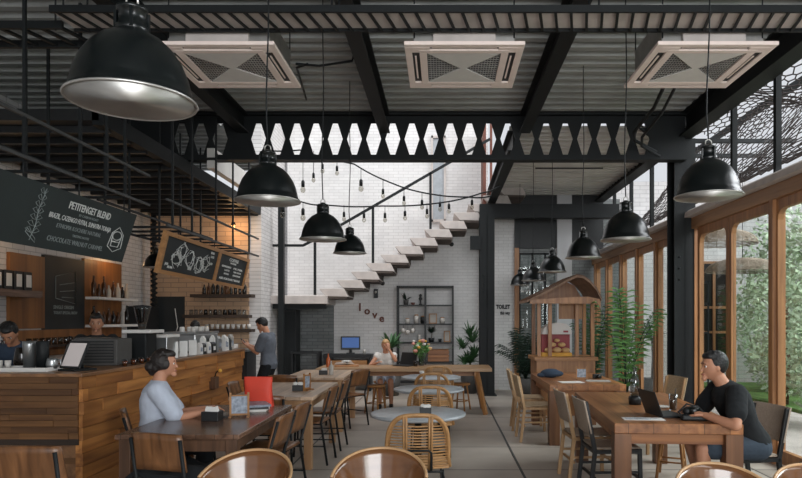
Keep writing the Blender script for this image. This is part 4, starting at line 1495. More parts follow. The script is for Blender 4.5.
# shelves on pale brick wall
for (z, a, b, lab) in ((1.96, -4.78, -3.62, 'top dark wooden shelf on the pale brick wall'), (1.57, -4.92, -3.68, 'middle dark wooden shelf on the pale brick wall'), (1.30, -4.6, -3.62, 'bottom dark wooden shelf on the pale brick wall')):
    o = MB().span((a, 12.08, z), (b, 12.349, z + 0.06)).build('wall_shelf', 'darkshelf', None, 0.003)
    tag(o, lab, 'shelf', 'dark shelves behind the bar')
rr = random.Random(9)
for k in range(10):
    r, h = rr.uniform(0.03, 0.045), rr.uniform(0.14, 0.26)
    prof_item('bottle', ORD[k] + ' bottle from the grinder side on the top dark brick wall shelf', 'bottle', (-4.55 + k * 0.085, 12.2, 2.021), bottle(r, h), rr.choice(['bottledark', 'bottlebrown', 'bottledark']), 'bottles on the top dark shelf', 12)
for k in range(12):
    prof_item('tumbler', ORD[k] + ' glass from the grinder side on the middle dark brick wall shelf', 'glass', (-4.8 + k * 0.092, 12.2, 1.631), [(0.04, 0), (0.032, 0.10), (0, 0.10)], rr.choice(['cup', 'bottledark', 'cup']), 'glasses on the middle dark shelf', 12)
for k in range(9):
    prof_item('stacked_cup', ORD[k] + ' cup from the grinder side on the bottom dark brick wall shelf', 'cup', (-4.5 + k * 0.1, 12.2, 1.361), [(0.025, 0), (0.042, 0.09), (0.036, 0.09), (0, 0.01)], rr.choice(['ceramic', 'white', 'potwhite']), 'cups on the bottom dark shelf', 12)
t = thing('tall_cabinet', 'tall black cabinet under the stair landing', 'cabinet', (-3.28, 13.75, 0))
MB().span((-0.2, -0.2, 0), (0.17, 0.2, 1.74)).build('body', 'blackmat', t, 0.004)
MB().span((-0.18, -0.212, 0.05), (0.15, -0.2, 1.7)).build('door', 'black', t)
t = thing('side_table', 'black side table with laptop under the stair landing', 'table', (-2.9, 13.6, 0))
MB().span((-0.3, -0.2, 0.82), (0.3, 0.2, 0.86)).build('top', 'blackmat', t)
for x in (-0.27, 0.27):
    MB().span((x - 0.02, -0.18, 0), (x + 0.02, 0.18, 0.82)).build('leg', 'blackmat', t)

# ---- back wall furniture
t = thing('console_table', 'black topped console with wooden crates against the white brick wall', 'console', (-2.05, 13.92, 0))
MB().span((-0.52, -0.22, 0.72), (0.52, 0.22, 0.79)).build('top', 'blackmat', t, 0.003)
for x in (-0.5, 0.46):
    MB().span((x, -0.2, 0), (x + 0.04, 0.2, 0.72)).build('leg', 'blackmat', t)
for x in (-0.44, 0.02):
    b = MB().span((x, -0.19, 0.34), (x + 0.4, 0.18, 0.66)).build('crate', 'oakx', t, 0.004)
    MB().span((x + 0.14, -0.195, 0.52), (x + 0.26, -0.19, 0.57)).build('hand_hole', 'blackmat', b)
MB().span((-0.46, -0.2, 0.3), (0.46, 0.2, 0.34)).build('lower_shelf', 'blackmat', t)
t = thing('till_monitor', 'black till monitor with blue screen on the console', 'monitor', (-2.0, 13.85, 0.791), R(8))
MB().span((-0.09, -0.08, 0), (0.09, 0.08, 0.03)).bar((0, 0.02, 0.02), (0, 0.0, 0.2), 0.06, 0.04).build('stand', 'blackmat', t)
rx = Matrix.Rotation(R(-8), 3, 'X')
MB().box((0, 0, 0.24), (0.42, 0.04, 0.29), rx).build('case', 'blackmat', t, 0.006)
MB().box(Vector((0, 0, 0.24)) + rx @ Vector((0, -0.0215, 0.005)), (0.36, 0.003, 0.22), rx).build('screen', 'screen', t)
t = thing('tip_jar', 'small pale jar on the console beside the monitor', 'jar', (-1.7, 13.85, 0.791))
MB().lathe([(0.03, 0), (0.04, 0.08), (0.03, 0.1), (0, 0.1)]).build('jar', 'ceramic', t)

# love letters
zc = lambda py, Y=14.19: 1.55 + (319 - py) * Y / 640
xc = lambda px, Y=14.19: (px - 443) * Y / 640
for ch, px, py in (('l', 360, 307.5), ('o', 367.2, 311), ('v', 374.8, 315), ('e', 381.7, 318.5)):
    mb = MB()
    add_text(mb, ch, 0.24, board_frame((xc(px), 14.185, zc(py)), (1, 0, 0), (0, 0, 1)), None, 0.012, 0.006)
    o = mb.build('wall_letter', 'brown')
    tag(o, 'brown letter %s of the word love on the white wall' % ch, 'letter', 'letters spelling love')
t = thing('wall_speaker', 'small black box fixed on the white wall above the letters', 'speaker', (xc(376), 14.16, zc(293.5)))
MB().span((-0.045, -0.04, -0.1), (0.045, 0.04, 0.1)).build('case', 'blackmat', t, 0.004)
MB().lathe([(0.03, 0), (0.03, 0.005)], n=12, rot=Matrix.Rotation(R(90), 3, 'X')).build('dial', 'alu', t).location = (0, -0.04, 0.03)
for (px, py, lab) in ((383, 283.5, 'small black wall lamp on a thin arm under the stairs'), (451.5, 244.8, 'small black spotlight on the white wall near the stair top')):
    t = thing('wall_lamp', lab, 'lamp', (xc(px), 14.1, zc(py)))
    MB().ball((0, 0, 0), 0.05).build('head', 'blackmat', t)
    MB().tube([(0, 0.05, 0), (0, 0.09, 0)], 0.015).build('mount', 'blackmat', t)
    if px < 400:
        MB().tube([(0, 0, 0), (-0.55, 0.07, 0.04)], 0.008, 6).build('arm', 'black', t)

# shelf unit with plants and jars
sx0, sx1 = -0.985, 0.215
t = thing('shelf_unit', 'tall black steel shelf unit against the white brick wall', 'shelf', (0, 0, 0))
mb = MB()
for x in (sx0, (sx0 + sx1) / 2, sx1):
    for y in (13.82, 14.14):
        mb.span((x - 0.018, y - 0.018, 0), (x + 0.018, y + 0.018, 2.27))
for z in (2.25,):
    for y in (13.82, 14.14):
        mb.span((sx0, y - 0.018, z - 0.018), (sx1, y + 0.018, z + 0.018))
mb.build('frame', 'blackmat', t)
SZ = [1.86, 1.45, 1.05, 0.62, 0.2]
for z in SZ:
    MB().span((sx0, 13.82, z - 0.03), (sx1, 14.14, z)).build('board', 'blackmat', t)
def sp_plant(name, lab, loc, n, L, wd, mat, potm='pot', pr=0.06, ph=0.1, up=0.6, droop=0.4, stem=0.0, seed=1, group=None):
    t = thing(name, lab, 'plant', loc, 0, group)
    MB().lathe([(pr * .75, 0), (pr, ph), (pr * .9, ph), (pr * .85, ph * .85), (0, ph * .85)], n=16).build('pot', potm, t)
    if stem:
        MB().tube([(0, 0, ph * .8), (0.01, 0.01, ph + stem)], max(0.008, pr * 0.12), 8).build('stem', 'bark', t)
    mb = MB()
    strap_plant(mb, (0, 0, ph + stem), n, L, wd, random.Random(seed), droop, up)
    mb.build('leaves', mat, t)
    return t
sy = 13.97
sp_plant('potted_succulent', 'small spiky succulent on the shelf unit, top left bay', (xc(406, sy), sy, SZ[0] + .001), 14, 0.2, 0.02, 'leafdark', seed=2)
prof_item('terracotta_bowl', 'small brown bowl on the top left bay of the shelf unit', 'bowl', (xc(413, sy), sy, SZ[0] + .001), [(0.03, 0), (0.05, 0.05), (0.045, 0.05), (0, 0.01)], 'brown')
prof_item('figurine', 'small black figurine on the top left bay of the shelf unit', 'figurine', (xc(420.5, sy), sy, SZ[0] + .001), [(0.04, 0), (0.02, 0.03), (0.02, 0.09), (0.045, 0.13), (0.02, 0.17), (0.035, 0.21), (0, 0.24)], 'blackmat')
for k, (px, h, m, lab) in enumerate(((407.5, .12, 'ceramic', 'white jar leftmost on the second level of the shelf unit'), (416.5, .2, 'ceramic', 'taller white jar on the second level of the shelf unit'), (423, .17, 'blackmat', 'black jar on the second level of the shelf unit'), (442.5, .14, 'ceramic', 'white jar rightmost on the second level of the shelf unit'))):
    t = thing('storage_jar', lab, 'jar', (xc(px, sy), sy, SZ[1] + .001))
    MB().lathe([(0.05, 0), (0.055, h * .8), (0.045, h * .85), (0, h * .85)], n=16).build('body', m, t)
    MB().lathe([(0.045, h * .85), (0.045, h * .97), (0.012, h), (0, h)], n=16).build('lid', 'oak', t)
def frame(lab, px, z, w_, h_, Y=13.97):
    t = thing('picture_frame', lab, 'picture frame', (xc(px, Y), Y, z))
    mb = MB(); f = 0.02
    mb.span((-w_ / 2, -0.012, 0), (-w_ / 2 + f, 0.012, h_)); mb.span((w_ / 2 - f, -0.012, 0), (w_ / 2, 0.012, h_))
    mb.span((-w_ / 2 + f, -0.012, 0), (w_ / 2 - f, 0.012, f)); mb.span((-w_ / 2 + f, -0.012, h_ - f), (w_ / 2 - f, 0.012, h_))
    mb.build('frame', 'oakz', t)
    MB().span((-w_ / 2 + f, -0.002, f), (w_ / 2 - f, 0.008, h_ - f)).build('picture', 'potwhite', t)
frame('wooden picture frame on the second level of the shelf unit', 433, SZ[1] + .001, 0.17, 0.22)
frame('wooden picture frame on the third level of the shelf unit', 447, SZ[2] + .001, 0.14, 0.24)
for k, px in enumerate((403.5, 408, 413)):
    t = thing('hanging_mug', ['white mug hanging under the second board of the shelf unit, leftmost', 'white mug hanging under the second board of the shelf unit, middle', 'white mug hanging under the second board of the shelf unit, rightmost'][k], 'mug', (xc(px, sy), 13.9, SZ[1] - 0.20 - 0.04 * (k % 2)))
    MB().lathe([(0.04, 0), (0.045, 0.1), (0.04, 0.1), (0, 0.01)], n=14).build('body', 'ceramic', t)
    MB().tube([(0, 0, 0.1), (0, 0, 0.17 + 0.04 * (k % 2))], 0.004, 6).build('hook', 'black', t)
sp_plant('potted_bonsai', 'small dark bushy plant on the third level of the shelf unit', (xc(431.5, sy), sy, SZ[2] + .001), 26, 0.15, 0.025, 'leafdark', 'blackmat', 0.07, 0.09, 0.8, 0.2, 0.1, 5)
prof_item('small_cup', 'small dark cup beside the bushy plant on the shelf unit', 'cup', (xc(440, sy), sy, SZ[2] + .001), [(0.03, 0), (0.04, 0.07), (0.035, 0.07), (0, 0.01)], 'blackmat')
prof_item('candle', 'white candle on the third level of the shelf unit, left bay', 'candle', (xc(419.5, sy), sy, SZ[2] + .001), [(0.03, 0), (0.03, 0.16), (0, 0.16)], 'ceramic')
t = thing('wooden_crate', 'brown slatted crate on the fourth level of the shelf unit', 'crate', (xc(438.5, sy), sy, SZ[3] + .001))
MB().span((-0.22, -0.13, 0), (0.22, 0.13, 0.27)).build('body', 'cabinet', t, 0.003)
mb = MB()
for z in (0.05, 0.13, 0.21):
    mb.span((-0.23, -0.145, z - 0.03), (0.23, -0.13, z + 0.025))
mb.build('slats', 'slabx', t)
for k, x in enumerate((-0.8, -0.62)):
    prof_item('clay_pot', ['pale clay pot on the fourth level of the shelf unit, left one', 'pale clay pot on the fourth level of the shelf unit, right one'][k], 'pot', (x, sy, SZ[3] + .001), [(0.05, 0), (0.07, 0.13), (0.06, 0.13), (0, 0.02)], 'potwhite')

# toilet sign
t = thing('toilet_sign', 'black painted words TOILET this way on the white wall', 'sign', (0, 0, 0))
mb = MB()
add_text(mb, 'TOILET', 0.12, board_frame((xc(503, 14.0), 13.995, zc(307, 14.0)), (1, 0, 0), (0, 0, 1)), 0.31, 0.002, 0.006)
add_text(mb, 'this way', 0.11, board_frame((xc(505, 14.0), 13.995, zc(313, 14.0)), (1, 0, 0), (0.1, 0, 1)), 0.22, 0.002, 0.004)
mb.build('lettering', 'blackmat', t)

# ================================================================== KIOSK
t = thing('food_kiosk', 'small wooden food kiosk with pitched roof near the glass doors', 'kiosk', (0, 10.3, 0))
mb = MB()
t.scale = (0.94, 1, 1)
t.location.x = 0.09
# roof: straight left slope and rounded right end
prof = [(1.30, 1.845), (1.7, 2.03), (2.02, 2.19), (2.12, 2.235), (2.22, 2.22), (2.33, 2.15), (2.44, 2.03), (2.53, 1.87)]
pr2 = [(a, b - 0.035) for a, b in prof]
mb.prism(prof + pr2[::-1], -0.35, 0.75, 'Y')
mb.build('roof', 'roofwood', t)
mb = MB()
for k in range(6):
    yy = -0.34 + k * 0.215
    mb.tube([(a, yy, b + 0.008) for a, b in prof], 0.009, 6)
mb.build('roof_batten', 'walnutz', t)
MB().prism([(1.34, 1.79), (2.5, 1.79), (2.51, 1.86), (2.3, 1.9), (1.9, 1.885), (1.36, 1.85)], -0.33, -0.29, 'Y').build('fascia', 'doorwood', t)
MB().prism([(1.45, 1.87), (2.45, 1.87), (2.3, 2.12), (2.12, 2.2)], 0.66, 0.70, 'Y').build('gable', 'doorwood', t)
for (x, y) in ((1.545, 0), (2.46, 0), (1.545, 0.6), (2.46, 0.6), (1.73, -0.02), (2.19, -0.02)):
    MB().span((x - 0.03, y - 0.03, 0.95), (x + 0.03, y + 0.03, 1.86)).build('post', 'doorwood', t)
MB().span((1.5, -0.05, 0), (2.5, 0.65, 0.88)).build('cabinet', 'doorwood', t, 0.004)
MB().span((1.46, -0.09, 0.88), (2.54, 0.69, 0.94)).build('counter_top', 'oakx', t, 0.004)
MB().span((1.9, 0.05, 1.55), (2.3, 0.09, 1.85)).build('hanging_panel', 'oakz', t)
t = thing('pastry_display', 'red pastry display with rounded white hood inside the kiosk', 'display', (1.86, 10.55, 0.941))
pf = [(-0.24, 0.36), (-0.22, 0.45), (-0.15, 0.52), (0.0, 0.55), (0.15, 0.53), (0.22, 0.47), (0.24, 0.36)]
MB().prism(pf, -0.12, 0.15, 'Y').build('hood', 'white', t)
MB().span((-0.23, 0.0, 0), (0.23, 0.15, 0.36)).build('body', 'kioskred', t)
MB().span((-0.24, -0.12, 0), (0.24, 0.15, 0.06)).build('tray', 'yellow', t)
MB().span((0.1, -0.125, 0.39), (0.18, -0.12, 0.42)).build('badge', 'kioskred', t)
for k, (x, y, z, r) in enumerate(((-0.14, -0.04, 0.06, .07), (0.0, -0.05, 0.06, .075), (0.14, -0.04, 0.06, .07), (-0.07, 0.0, 0.15, .065), (0.08, -0.01, 0.15, .065), (0.0, 0.0, 0.23, .05))):
    o = MB().ball((0, 0, r * .6), r, 12, sc=(1, .8, .6)).build('bread_roll', 'flesh')
    o.location = (1.86 + x, 10.47 + y, 0.941 + z)
    tag(o, ['front left', 'front middle', 'front right', 'second layer left', 'second layer right', 'topmost'][k] + ' pale bread roll in the red pastry display heap', 'bread', 'rolls in the pastry display')

# ================================================================== TABLES
def four_leg_table(name, lab, x0, x1, y0, y1, skew=0.0, top='walnut', legm='walnutz', H=0.75, th=0.035, leg=0.08, apron=0.09, apm=None, inset=0.02):
    cx, cy = (x0 + x1) / 2, (y0 + y1) / 2
    t = thing(name, lab, 'table', (cx, cy, 0), skew)
    W, D = (x1 - x0) / 2, (y1 - y0) / 2
    MB().span((-W, -D, H - th), (W, D, H)).build('tabletop', top, t, 0.006)
    for sx_ in (-1, 1):
        for sy_ in (-1, 1):
            MB().box((sx_ * (W - inset - leg / 2), sy_ * (D - inset - leg / 2), (H - th) / 2), (leg, leg, H - th)).build('leg', legm, t, 0.004)
    mb = MB(); k = inset + leg * 0.5; a = 0.012
    for s_ in (-1, 1):
        mb.span((-W + k, s_ * (D - k) - a, H - th - apron), (W - k, s_ * (D - k) + a, H - th))
        mb.span((s_ * (W - k) - a, -D + k, H - th - apron), (s_ * (W - k) + a, D - k, H - th))
    mb.build('apron', apm or legm, t)
    return t
four_leg_table('dining_table', 'dark walnut dining table in front of the bar with the red bag', -2.27, -1.41, 4.42, 5.98, 0, 'walnut', 'walnutz')
four_leg_table('dining_table', 'pale pine dining table in the middle of the left row', -2.2, -1.33, 6.55, 8.1, 0, 'pine', 'pinez')
four_leg_table('dining_table', 'pale pine dining table at the far end of the left row', -2.2, -1.36, 8.75, 10.1, 0, 'pine', 'pinez')
four_leg_table('dining_table', 'massive teak dining table where the man in black sits', 1.38, 2.345, 4.88, 7.0, R(-3.5), 'slab', 'slabz', 0.75, 0.08, 0.13, 0.085, 'slabx', 0.0)
four_leg_table('dining_table', 'massive teak dining table behind, holding the black cloth bag', 1.30, 2.24, 7.82, 9.48, 0, 'slab', 'slabz', 0.75, 0.08, 0.13, 0.085, 'slabx', 0.0)
# long communal table
t = thing('communal_table', 'long oak communal table with splayed legs across the back', 'table', (-0.55, 10.72, 0))
MB().span((-1.5, -0.42, 0.70), (1.34, 0.42, 0.755)).build('tabletop', 'pinex', t, 0.005)
for x, dx in ((1.1, 0.14), (-1.25, -0.14)):
    for y, dy in ((-0.3, -0.06), (0.3, 0.06)):
        MB().bar((x, y, 0.70), (x + dx, y + dy, 0.0), 0.085, 0.06).build('leg', 'oakz', t, 0.004)
    MB().span((x - 0.04, -0.34, 0.62), (x + 0.04, 0.34, 0.70)).build('crossbar', 'oakz', t)
MB().span((-1.25, -0.03, 0.60), (1.1, 0.03, 0.68)).build('stretcher', 'oakx', t)
# round tables
def round_table(x, y, lab):
    t = thing('round_table', lab, 'table', (x, y, 0), 0, 'grey round tables')
    MB().lathe([(0.385, 0.712), (0.41, 0.722), (0.412, 0.738), (0.40, 0.745), (0, 0.745)], n=48).build('tabletop', 'tabletop', t)
    MB().lathe([(0.03, 0.03), (0.03, 0.69), (0.12, 0.70), (0.12, 0.712), (0, 0.712)], n=16).build('pedestal', 'black', t)
    mb = MB()
    for a in range(4):
        c, s_ = math.cos(a * PI / 2 + .78), math.sin(a * PI / 2 + .78)
        mb.bar((0, 0, 0.03), (c * 0.3, s_ * 0.3, 0.015), 0.05, 0.03)
    mb.build('foot', 'black', t)
    return t
round_table(-0.215, 5.52, 'nearest grey round table with the black caddy on it')
round_table(-0.165, 7.46, 'middle grey round table between the rattan chairs')
round_table(-0.17, 9.0, 'farthest grey round table in front of the communal table')

# ================================================================== CHAIRS
def rattan_chair(lab, loc, rz):
    t = thing('rattan_chair', lab, 'chair', loc, rz, 'rattan chairs at the round tables')
    # back arch, sitter faces +Y, back at -Y
    def by(z):
        return -0.19 - 0.12 * (z - 0.42) / 0.43
    arch = []
    for i in range(25):
        a = PI * i / 24
        x = -0.235 * math.copysign(abs(math.cos(a)) ** 0.62, math.cos(a))
        z = 0.50 + 0.345 * abs(math.sin(a)) ** 0.62
        arch.append((x, by(z) + 0.06 * (abs(x) / 0.235) ** 2, z))
    path = [(-0.235, 0.18, 0.42), (-0.24, 0.0, 0.42), (-0.245, -0.12, 0.43)] + arch + [(0.245, -0.12, 0.43), (0.24, 0.0, 0.42), (0.235, 0.18, 0.42)]
    MB().tube(path, 0.0145, 8).build('back_frame', 'rattan', t)
    MB().tube([(p[0] * 0.93, p[1] + 0.012, p[2] * 0.985) for p in arch], 0.009, 6).build('inner_hoop', 'rattan', t)
    mb = MB()
    for x in (-0.105, -0.085, 0.085, 0.105):
        mb.tube([(x, by(0.4) + 0.01, 0.40), (x, by(0.62), 0.62), (x, by(0.835), 0.838)], 0.009, 6)
    mb.build('upright', 'rattan', t)
    mb = MB()
    z = 0.44
    while z < 0.755:
        s = min(1.0, (z - 0.50) / 0.345) if z > 0.5 else 0
        ww = 0.228 * (1 - s ** (1 / 0.62)) ** 0.31 if s > 0 else 0.236
        mb.tube([(-ww, by(z) + 0.06 * (ww / 0.235) ** 2, z), (-ww / 2, by(z) + 0.015, z), (0, by(z), z), (ww / 2, by(z) + 0.015, z), (ww, by(z) + 0.06 * (ww / 0.235) ** 2, z)], 0.0062, 6)
        z += 0.0225
    mb.build('back_canes', 'rattan', t)
    mb = MB()
    y = -0.17
    while y < 0.2:
        mb.tube([(-0.235, y, 0.43), (0, y, 0.42), (0.235, y, 0.43)], 0.0085, 6)
        y += 0.019
    mb.build('seat', 'rattan', t)
    MB().tube([(-0.235, 0.18, 0.42), (-0.2, 0.235, 0.42), (0.2, 0.235, 0.42), (0.235, 0.18, 0.42)], 0.0145, 8).build('seat_front', 'rattan', t)
    for sx_ in (-1, 1):
        MB().tube([(sx_ * 0.19, 0.17, 0.41), (sx_ * 0.205, 0.2, 0.0)], 0.009, 8).build('leg', 'black', t)
        MB().tube([(sx_ * 0.19, -0.16, 0.41), (sx_ * 0.21, -0.24, 0.0)], 0.009, 8).build('leg', 'black', t)
    MB().tube([(-0.10, -0.17, 0.40), (-0.10, -0.265, 0.44), (-0.10, -0.285, 0.56), (-0.08, -0.29, 0.58), (0.08, -0.29, 0.58), (0.10, -0.285, 0.56), (0.10, -0.265, 0.44), (0.10, -0.17, 0.40)], 0.009, 8).build('back_support', 'black', t)
    MB().tube([(-0.2, -0.2, 0.34), (-0.19, -0.19, 0.40), (0.19, -0.19, 0.40), (0.2, -0.2, 0.34)], 0.009, 8).build('seat_support', 'black', t)
    return t
rattan_chair('nearest rattan chair with black metal legs, back to the nearest round table', (-0.20, 5.0, 0), R(3))
rattan_chair('rattan chair between the nearest and the middle round table', (-0.13, 6.95, 0), R(-2))
rattan_chair('rattan chair between the middle and the farthest round table', (-0.13, 8.55, 0), R(-4))
rattan_chair('farthest rattan chair beyond the farthest round table', (-0.1, 9.75, 0), R(4))

def plank_chair(lab, loc, rz, slope=0.1, group='brown plank chairs with dark frames', bw=0.40, wmat='chairwood', H=0.82):
    t = thing('plank_chair', lab, 'chair', loc, rz, group)
    MB().grid(lambda u, v: ((u - .5) * 0.42 * (1 - 0.08 * (1 - v)), (v - .5) * 0.41, 0.45 - 0.02 * math.sin(PI * u) * math.sin(PI * v)), 8, 8, thick=0.018).build('seat', wmat, t)
    f = lambda x, z: -0.19 - slope * (z - 0.45) / 0.35 - 0.035 * (1 - (x / (bw / 2)) ** 2)
    MB().grid(lambda u, v: ((u - .5) * bw * (1 - 0.06 * v), f((u - .5) * bw, 0.58 + v * (H - 0.58)) + 0.004, 0.58 + v * (H - 0.58) + 0.012 * math.sin(PI * u)), 10, 5, thick=0.016).build('backrest', wmat, t)
    for s_ in (-1, 1):
        x = s_ * 0.185
        MB().tube([(x, f(bw / 2, H - .03) - 0.013, H - 0.03), (x, -0.20, 0.45), (x * 1.04, -0.27, 0.0)], 0.0125, 8).build('leg', 'black', t)
        MB().tube([(x, 0.18, 0.44), (x * 1.04, 0.21, 0.0)], 0.0125, 8).build('leg', 'black', t)
    mb = MB()
    mb.tube([(-0.185, 0.17, 0.435), (0.185, 0.17, 0.435)], 0.01, 6); mb.tube([(-0.185, -0.19, 0.435), (0.185, -0.19, 0.435)], 0.01, 6)
    mb.tube([(-0.185, 0.17, 0.435), (-0.185, -0.19, 0.435)], 0.01, 6); mb.tube([(0.185, 0.17, 0.435), (0.185, -0.19, 0.435)], 0.01, 6)
    mb.tube([(-0.19, 0.19, 0.2), (-0.19, -0.23, 0.2)], 0.008, 6); mb.tube([(0.19, 0.19, 0.2), (0.19, -0.23, 0.2)], 0.008, 6)
    mb.build('seat_frame', 'black', t)
    return t
plank_chair('brown plank chair at the walnut table near end, black jacket on its seat', (-1.75, 4.30, 0), R(-16), 0.06)
plank_chair('brown plank chair in which the woman in white sits', (-2.27, 5.22, 0), R(-64))
plank_chair('brown plank chair on the right side of the walnut table, nearer one', (-1.50, 4.95, 0), R(84))
plank_chair('brown plank chair on the right side of the walnut table, farther one', (-1.50, 5.55, 0), R(82))
plank_chair('dark framed plank chair on the right side of the middle pine table, nearer one', (-1.48, 6.98, 0), R(86))
plank_chair('dark framed plank chair on the right side of the middle pine table, farther one', (-1.46, 7.72, 0), R(87))
plank_chair('dark framed plank chair angled out at the corner of the far pine table', (-1.42, 9.35, 0), R(55))
plank_chair('plank chair at the near end of the middle pine table behind the red bag', (-1.72, 6.33, 0), R(5))
plank_chair('plank chair tucked on the bar side of the middle pine table', (-2.12, 7.35, 0), R(-90))
plank_chair('plank chair at the near end of the far pine table', (-2.05, 8.55, 0), R(-4))
plank_chair('wide brown plank chair cut off by the lower left corner of the photo', (-2.42, 3.92, 0), R(4), 0.08, None, 0.46)
plank_chair('plank chair on the bar side of the walnut table beyond the woman', (-2.35, 5.85, 0), R(-92))

def tub_chair(lab, loc, rz, hp=0.80):
    """bent plywood chair with a wrapped round backrest"""
    t = thing('bentwood_chair', lab, 'chair', loc, rz, 'glossy bent plywood chairs along the bottom of the photo')
    def fn(u, v):
        a = (u - .5) * R(176)
        r = 0.236
        top = hp - 0.12 * (1 - math.cos(a)) ** 1.1
        bot = hp - 0.26 + 0.03 * math.cos(a)
        z = bot + (top - bot) * v
        rr_ = r + 0.045 * (v - .3)
        return (rr_ * math.sin(a), -rr_ * math.cos(a) * 0.95 + 0.03, z)
    MB().grid(fn, 28, 6, thick=0.014).build('backrest', 'ply', t)
    MB().tube([fn(i / 28, 1.0) for i in range(29)], 0.0095, 8).build('edge_band', 'plyedge', t)
    MB().grid(lambda u, v: ((u - .5) * 0.44, (v - .5) * 0.42, 0.45 - 0.015 * math.sin(PI * u)), 8, 6, thick=0.02).build('seat', 'ply', t)
    for sx_ in (-1, 1):
        MB().bar((sx_ * 0.17, 0.17, 0.44), (sx_ * 0.2, 0.2, 0), 0.035, 0.03).build('leg', 'walnutz', t, 0.004)
        MB().bar((sx_ * 0.19, -0.16, 0.62), (sx_ * 0.2, -0.22, 0), 0.035, 0.03).build('leg', 'walnutz', t, 0.004)
    return t
tub_chair('glossy bent plywood chair in front of the nearest rattan chair', (-0.36, 3.62, 0), R(180), 0.775)
tub_chair('glossy bent plywood chair in front of the walnut table', (-1.12, 3.62, 0), R(172), 0.765)
tub_chair('glossy bent plywood chair in front of the massive teak table', (1.49, 3.35, 0), R(184), 0.745)
tub_chair('glossy bent plywood chair cut off by the lower right corner of the photo', (2.0, 3.32, 0), R(178), 0.745)

def woven_chair(lab, loc, rz, fm='palewood', H=0.83, wm='woven', group='wooden chairs with woven seats'):
    t = thing('woven_chair', lab, 'chair', loc, rz, group)
    for s_ in (-1, 1):
        x = s_ * 0.2
        MB().bar((x, -0.27, H), (x, -0.19, 0.42), 0.028, 0.035).bar((x, -0.19, 0.44), (x, -0.24, 0), 0.03, 0.035).build('leg', fm, t, 0.004)
        MB().bar((x, 0.19, 0.45), (x * 1.02, 0.2, 0), 0.03, 0.035).build('leg', fm, t, 0.004)
    mb = MB()
    for y in (-0.19, 0.19):
        mb.bar((-0.2, y, 0.425), (0.2, y, 0.425), 0.03, 0.03); mb.bar((-0.2, y, 0.2), (0.2, y, 0.2), 0.02, 0.02)
    for x in (-0.2, 0.2):
        mb.bar((x, -0.2, 0.425), (x, 0.2, 0.425), 0.03, 0.03); mb.bar((x, -0.21, 0.25), (x, 0.2, 0.25), 0.02, 0.02)
    mb.build('seat_frame', fm, t)
    MB().grid(lambda u, v: ((u - .5) * 0.40, (v - .5) * 0.39, 0.455 - 0.018 * math.sin(PI * u) * math.sin(PI * v)), 10, 10, thick=0.014).build('seat', wm, t)
    MB().grid(lambda u, v: ((u - .5) * 0.44, -0.225 - 0.062 * v * 1.0 - 0.025 * math.sin(PI * u), H - 0.27 + v * 0.28), 10, 6, thick=0.014).build('backrest', wm, t, 0.002)
    return t
woven_chair('woven chair on the left side of the rear teak table, nearer one', (1.21, 8.25, 0), R(-88))
woven_chair('woven chair on the left side of the rear teak table, farther one', (1.21, 9.05, 0), R(-92))
woven_chair('taupe backed wooden chair tucked at the left side of the front teak table', (1.41, 6.22, 0), R(-87), 'palewood', 0.85, 'canvas')
woven_chair('black framed chair with taupe back at the left side of the front teak table', (1.47, 5.62, 0), R(-88), 'blackmat', 0.85, 'canvas')
woven_chair('pale woven chair facing left beside the glass bottle stand', (2.50, 7.55, 0), R(100), 'palewood', 0.86, 'woven')
woven_chair('canvas backed chair with dark frame under the man in black', (2.46, 5.28, 0), R(101), 'blackmat', 0.83, 'canvas')
woven_chair('dark framed canvas chair at the right edge of the photo', (2.98, 4.75, 0), R(98), 'blackmat', 0.80, 'canvas')

def stool(lab, loc, H=0.46, m='oakz'):
    t = thing('wooden_stool', lab, 'stool', loc, R(20), 'round wooden stools')
    MB().lathe([(0.15, H - 0.035), (0.165, H - 0.02), (0.16, H), (0, H)], n=24).build('seat', m, t)
    for a in range(4):
        c, s_ = math.cos(a * PI / 2), math.sin(a * PI / 2)
        MB().tube([(c * 0.11, s_ * 0.11, H - 0.03), (c * 0.18, s_ * 0.18, 0)], 0.015, 8).build('leg', m, t)
    mb = MB()
    for a in range(4):
        p = [(math.cos(b * PI / 2) * 0.155, math.sin(b * PI / 2) * 0.155, 0.16) for b in (a, a + 1)]
        mb.tube(p, 0.009, 6)
    mb.build('stretcher', m, t)
    return t
stool('wooden stool under the communal table, where the blonde woman sits', (-1.06, 11.25, 0))
stool('wooden stool in front of the communal table near the blonde woman', (-1.12, 10.6, 0))
stool('wooden stool under the right end of the communal table', (0.3, 10.9, 0))
stool('wooden stool standing beyond the front teak table near the glass doors', (2.25, 6.3, 0), 0.5)
stool('wooden stool at the left end of the communal table', (-1.75, 10.9, 0))
# ================================================================== THINGS ON TABLES
TT = 0.7505
def napkin_box(lab, x, y, z=TT, rz=0, s=1.0):
    t = thing('napkin_caddy', lab, 'caddy', (x, y, z), rz)
    MB().span((-0.065 * s, -0.05 * s, 0), (0.065 * s, 0.05 * s, 0.07 * s)).build('box', 'blackmat', t, 0.003)
    rr = random.Random(int(x * 100))
    mb = MB()
    for k in range(9):
        mb.box((rr.uniform(-.045, .045) * s, rr.uniform(-.03, .03) * s, 0.078 * s), (0.03 * s, 0.012 * s, 0.05 * s), Matrix.Rotation(rr.uniform(-.6, .6), 3, 'Y'))
    mb.build('sachets', 'paper', t)
    return t
napkin_box('black caddy of white sachets on the walnut table', -1.82, 5.05, rz=R(-5), s=1.05)
napkin_box('black caddy on the nearest grey round table', -0.15, 5.45, 0.7455, R(3), 0.75)
napkin_box('black caddy on the middle pine table beside its card stand', -1.62, 7.15, rz=R(5), s=0.9)
napkin_box('black caddy on the far pine table', -1.72, 9.2, rz=R(5), s=0.9)
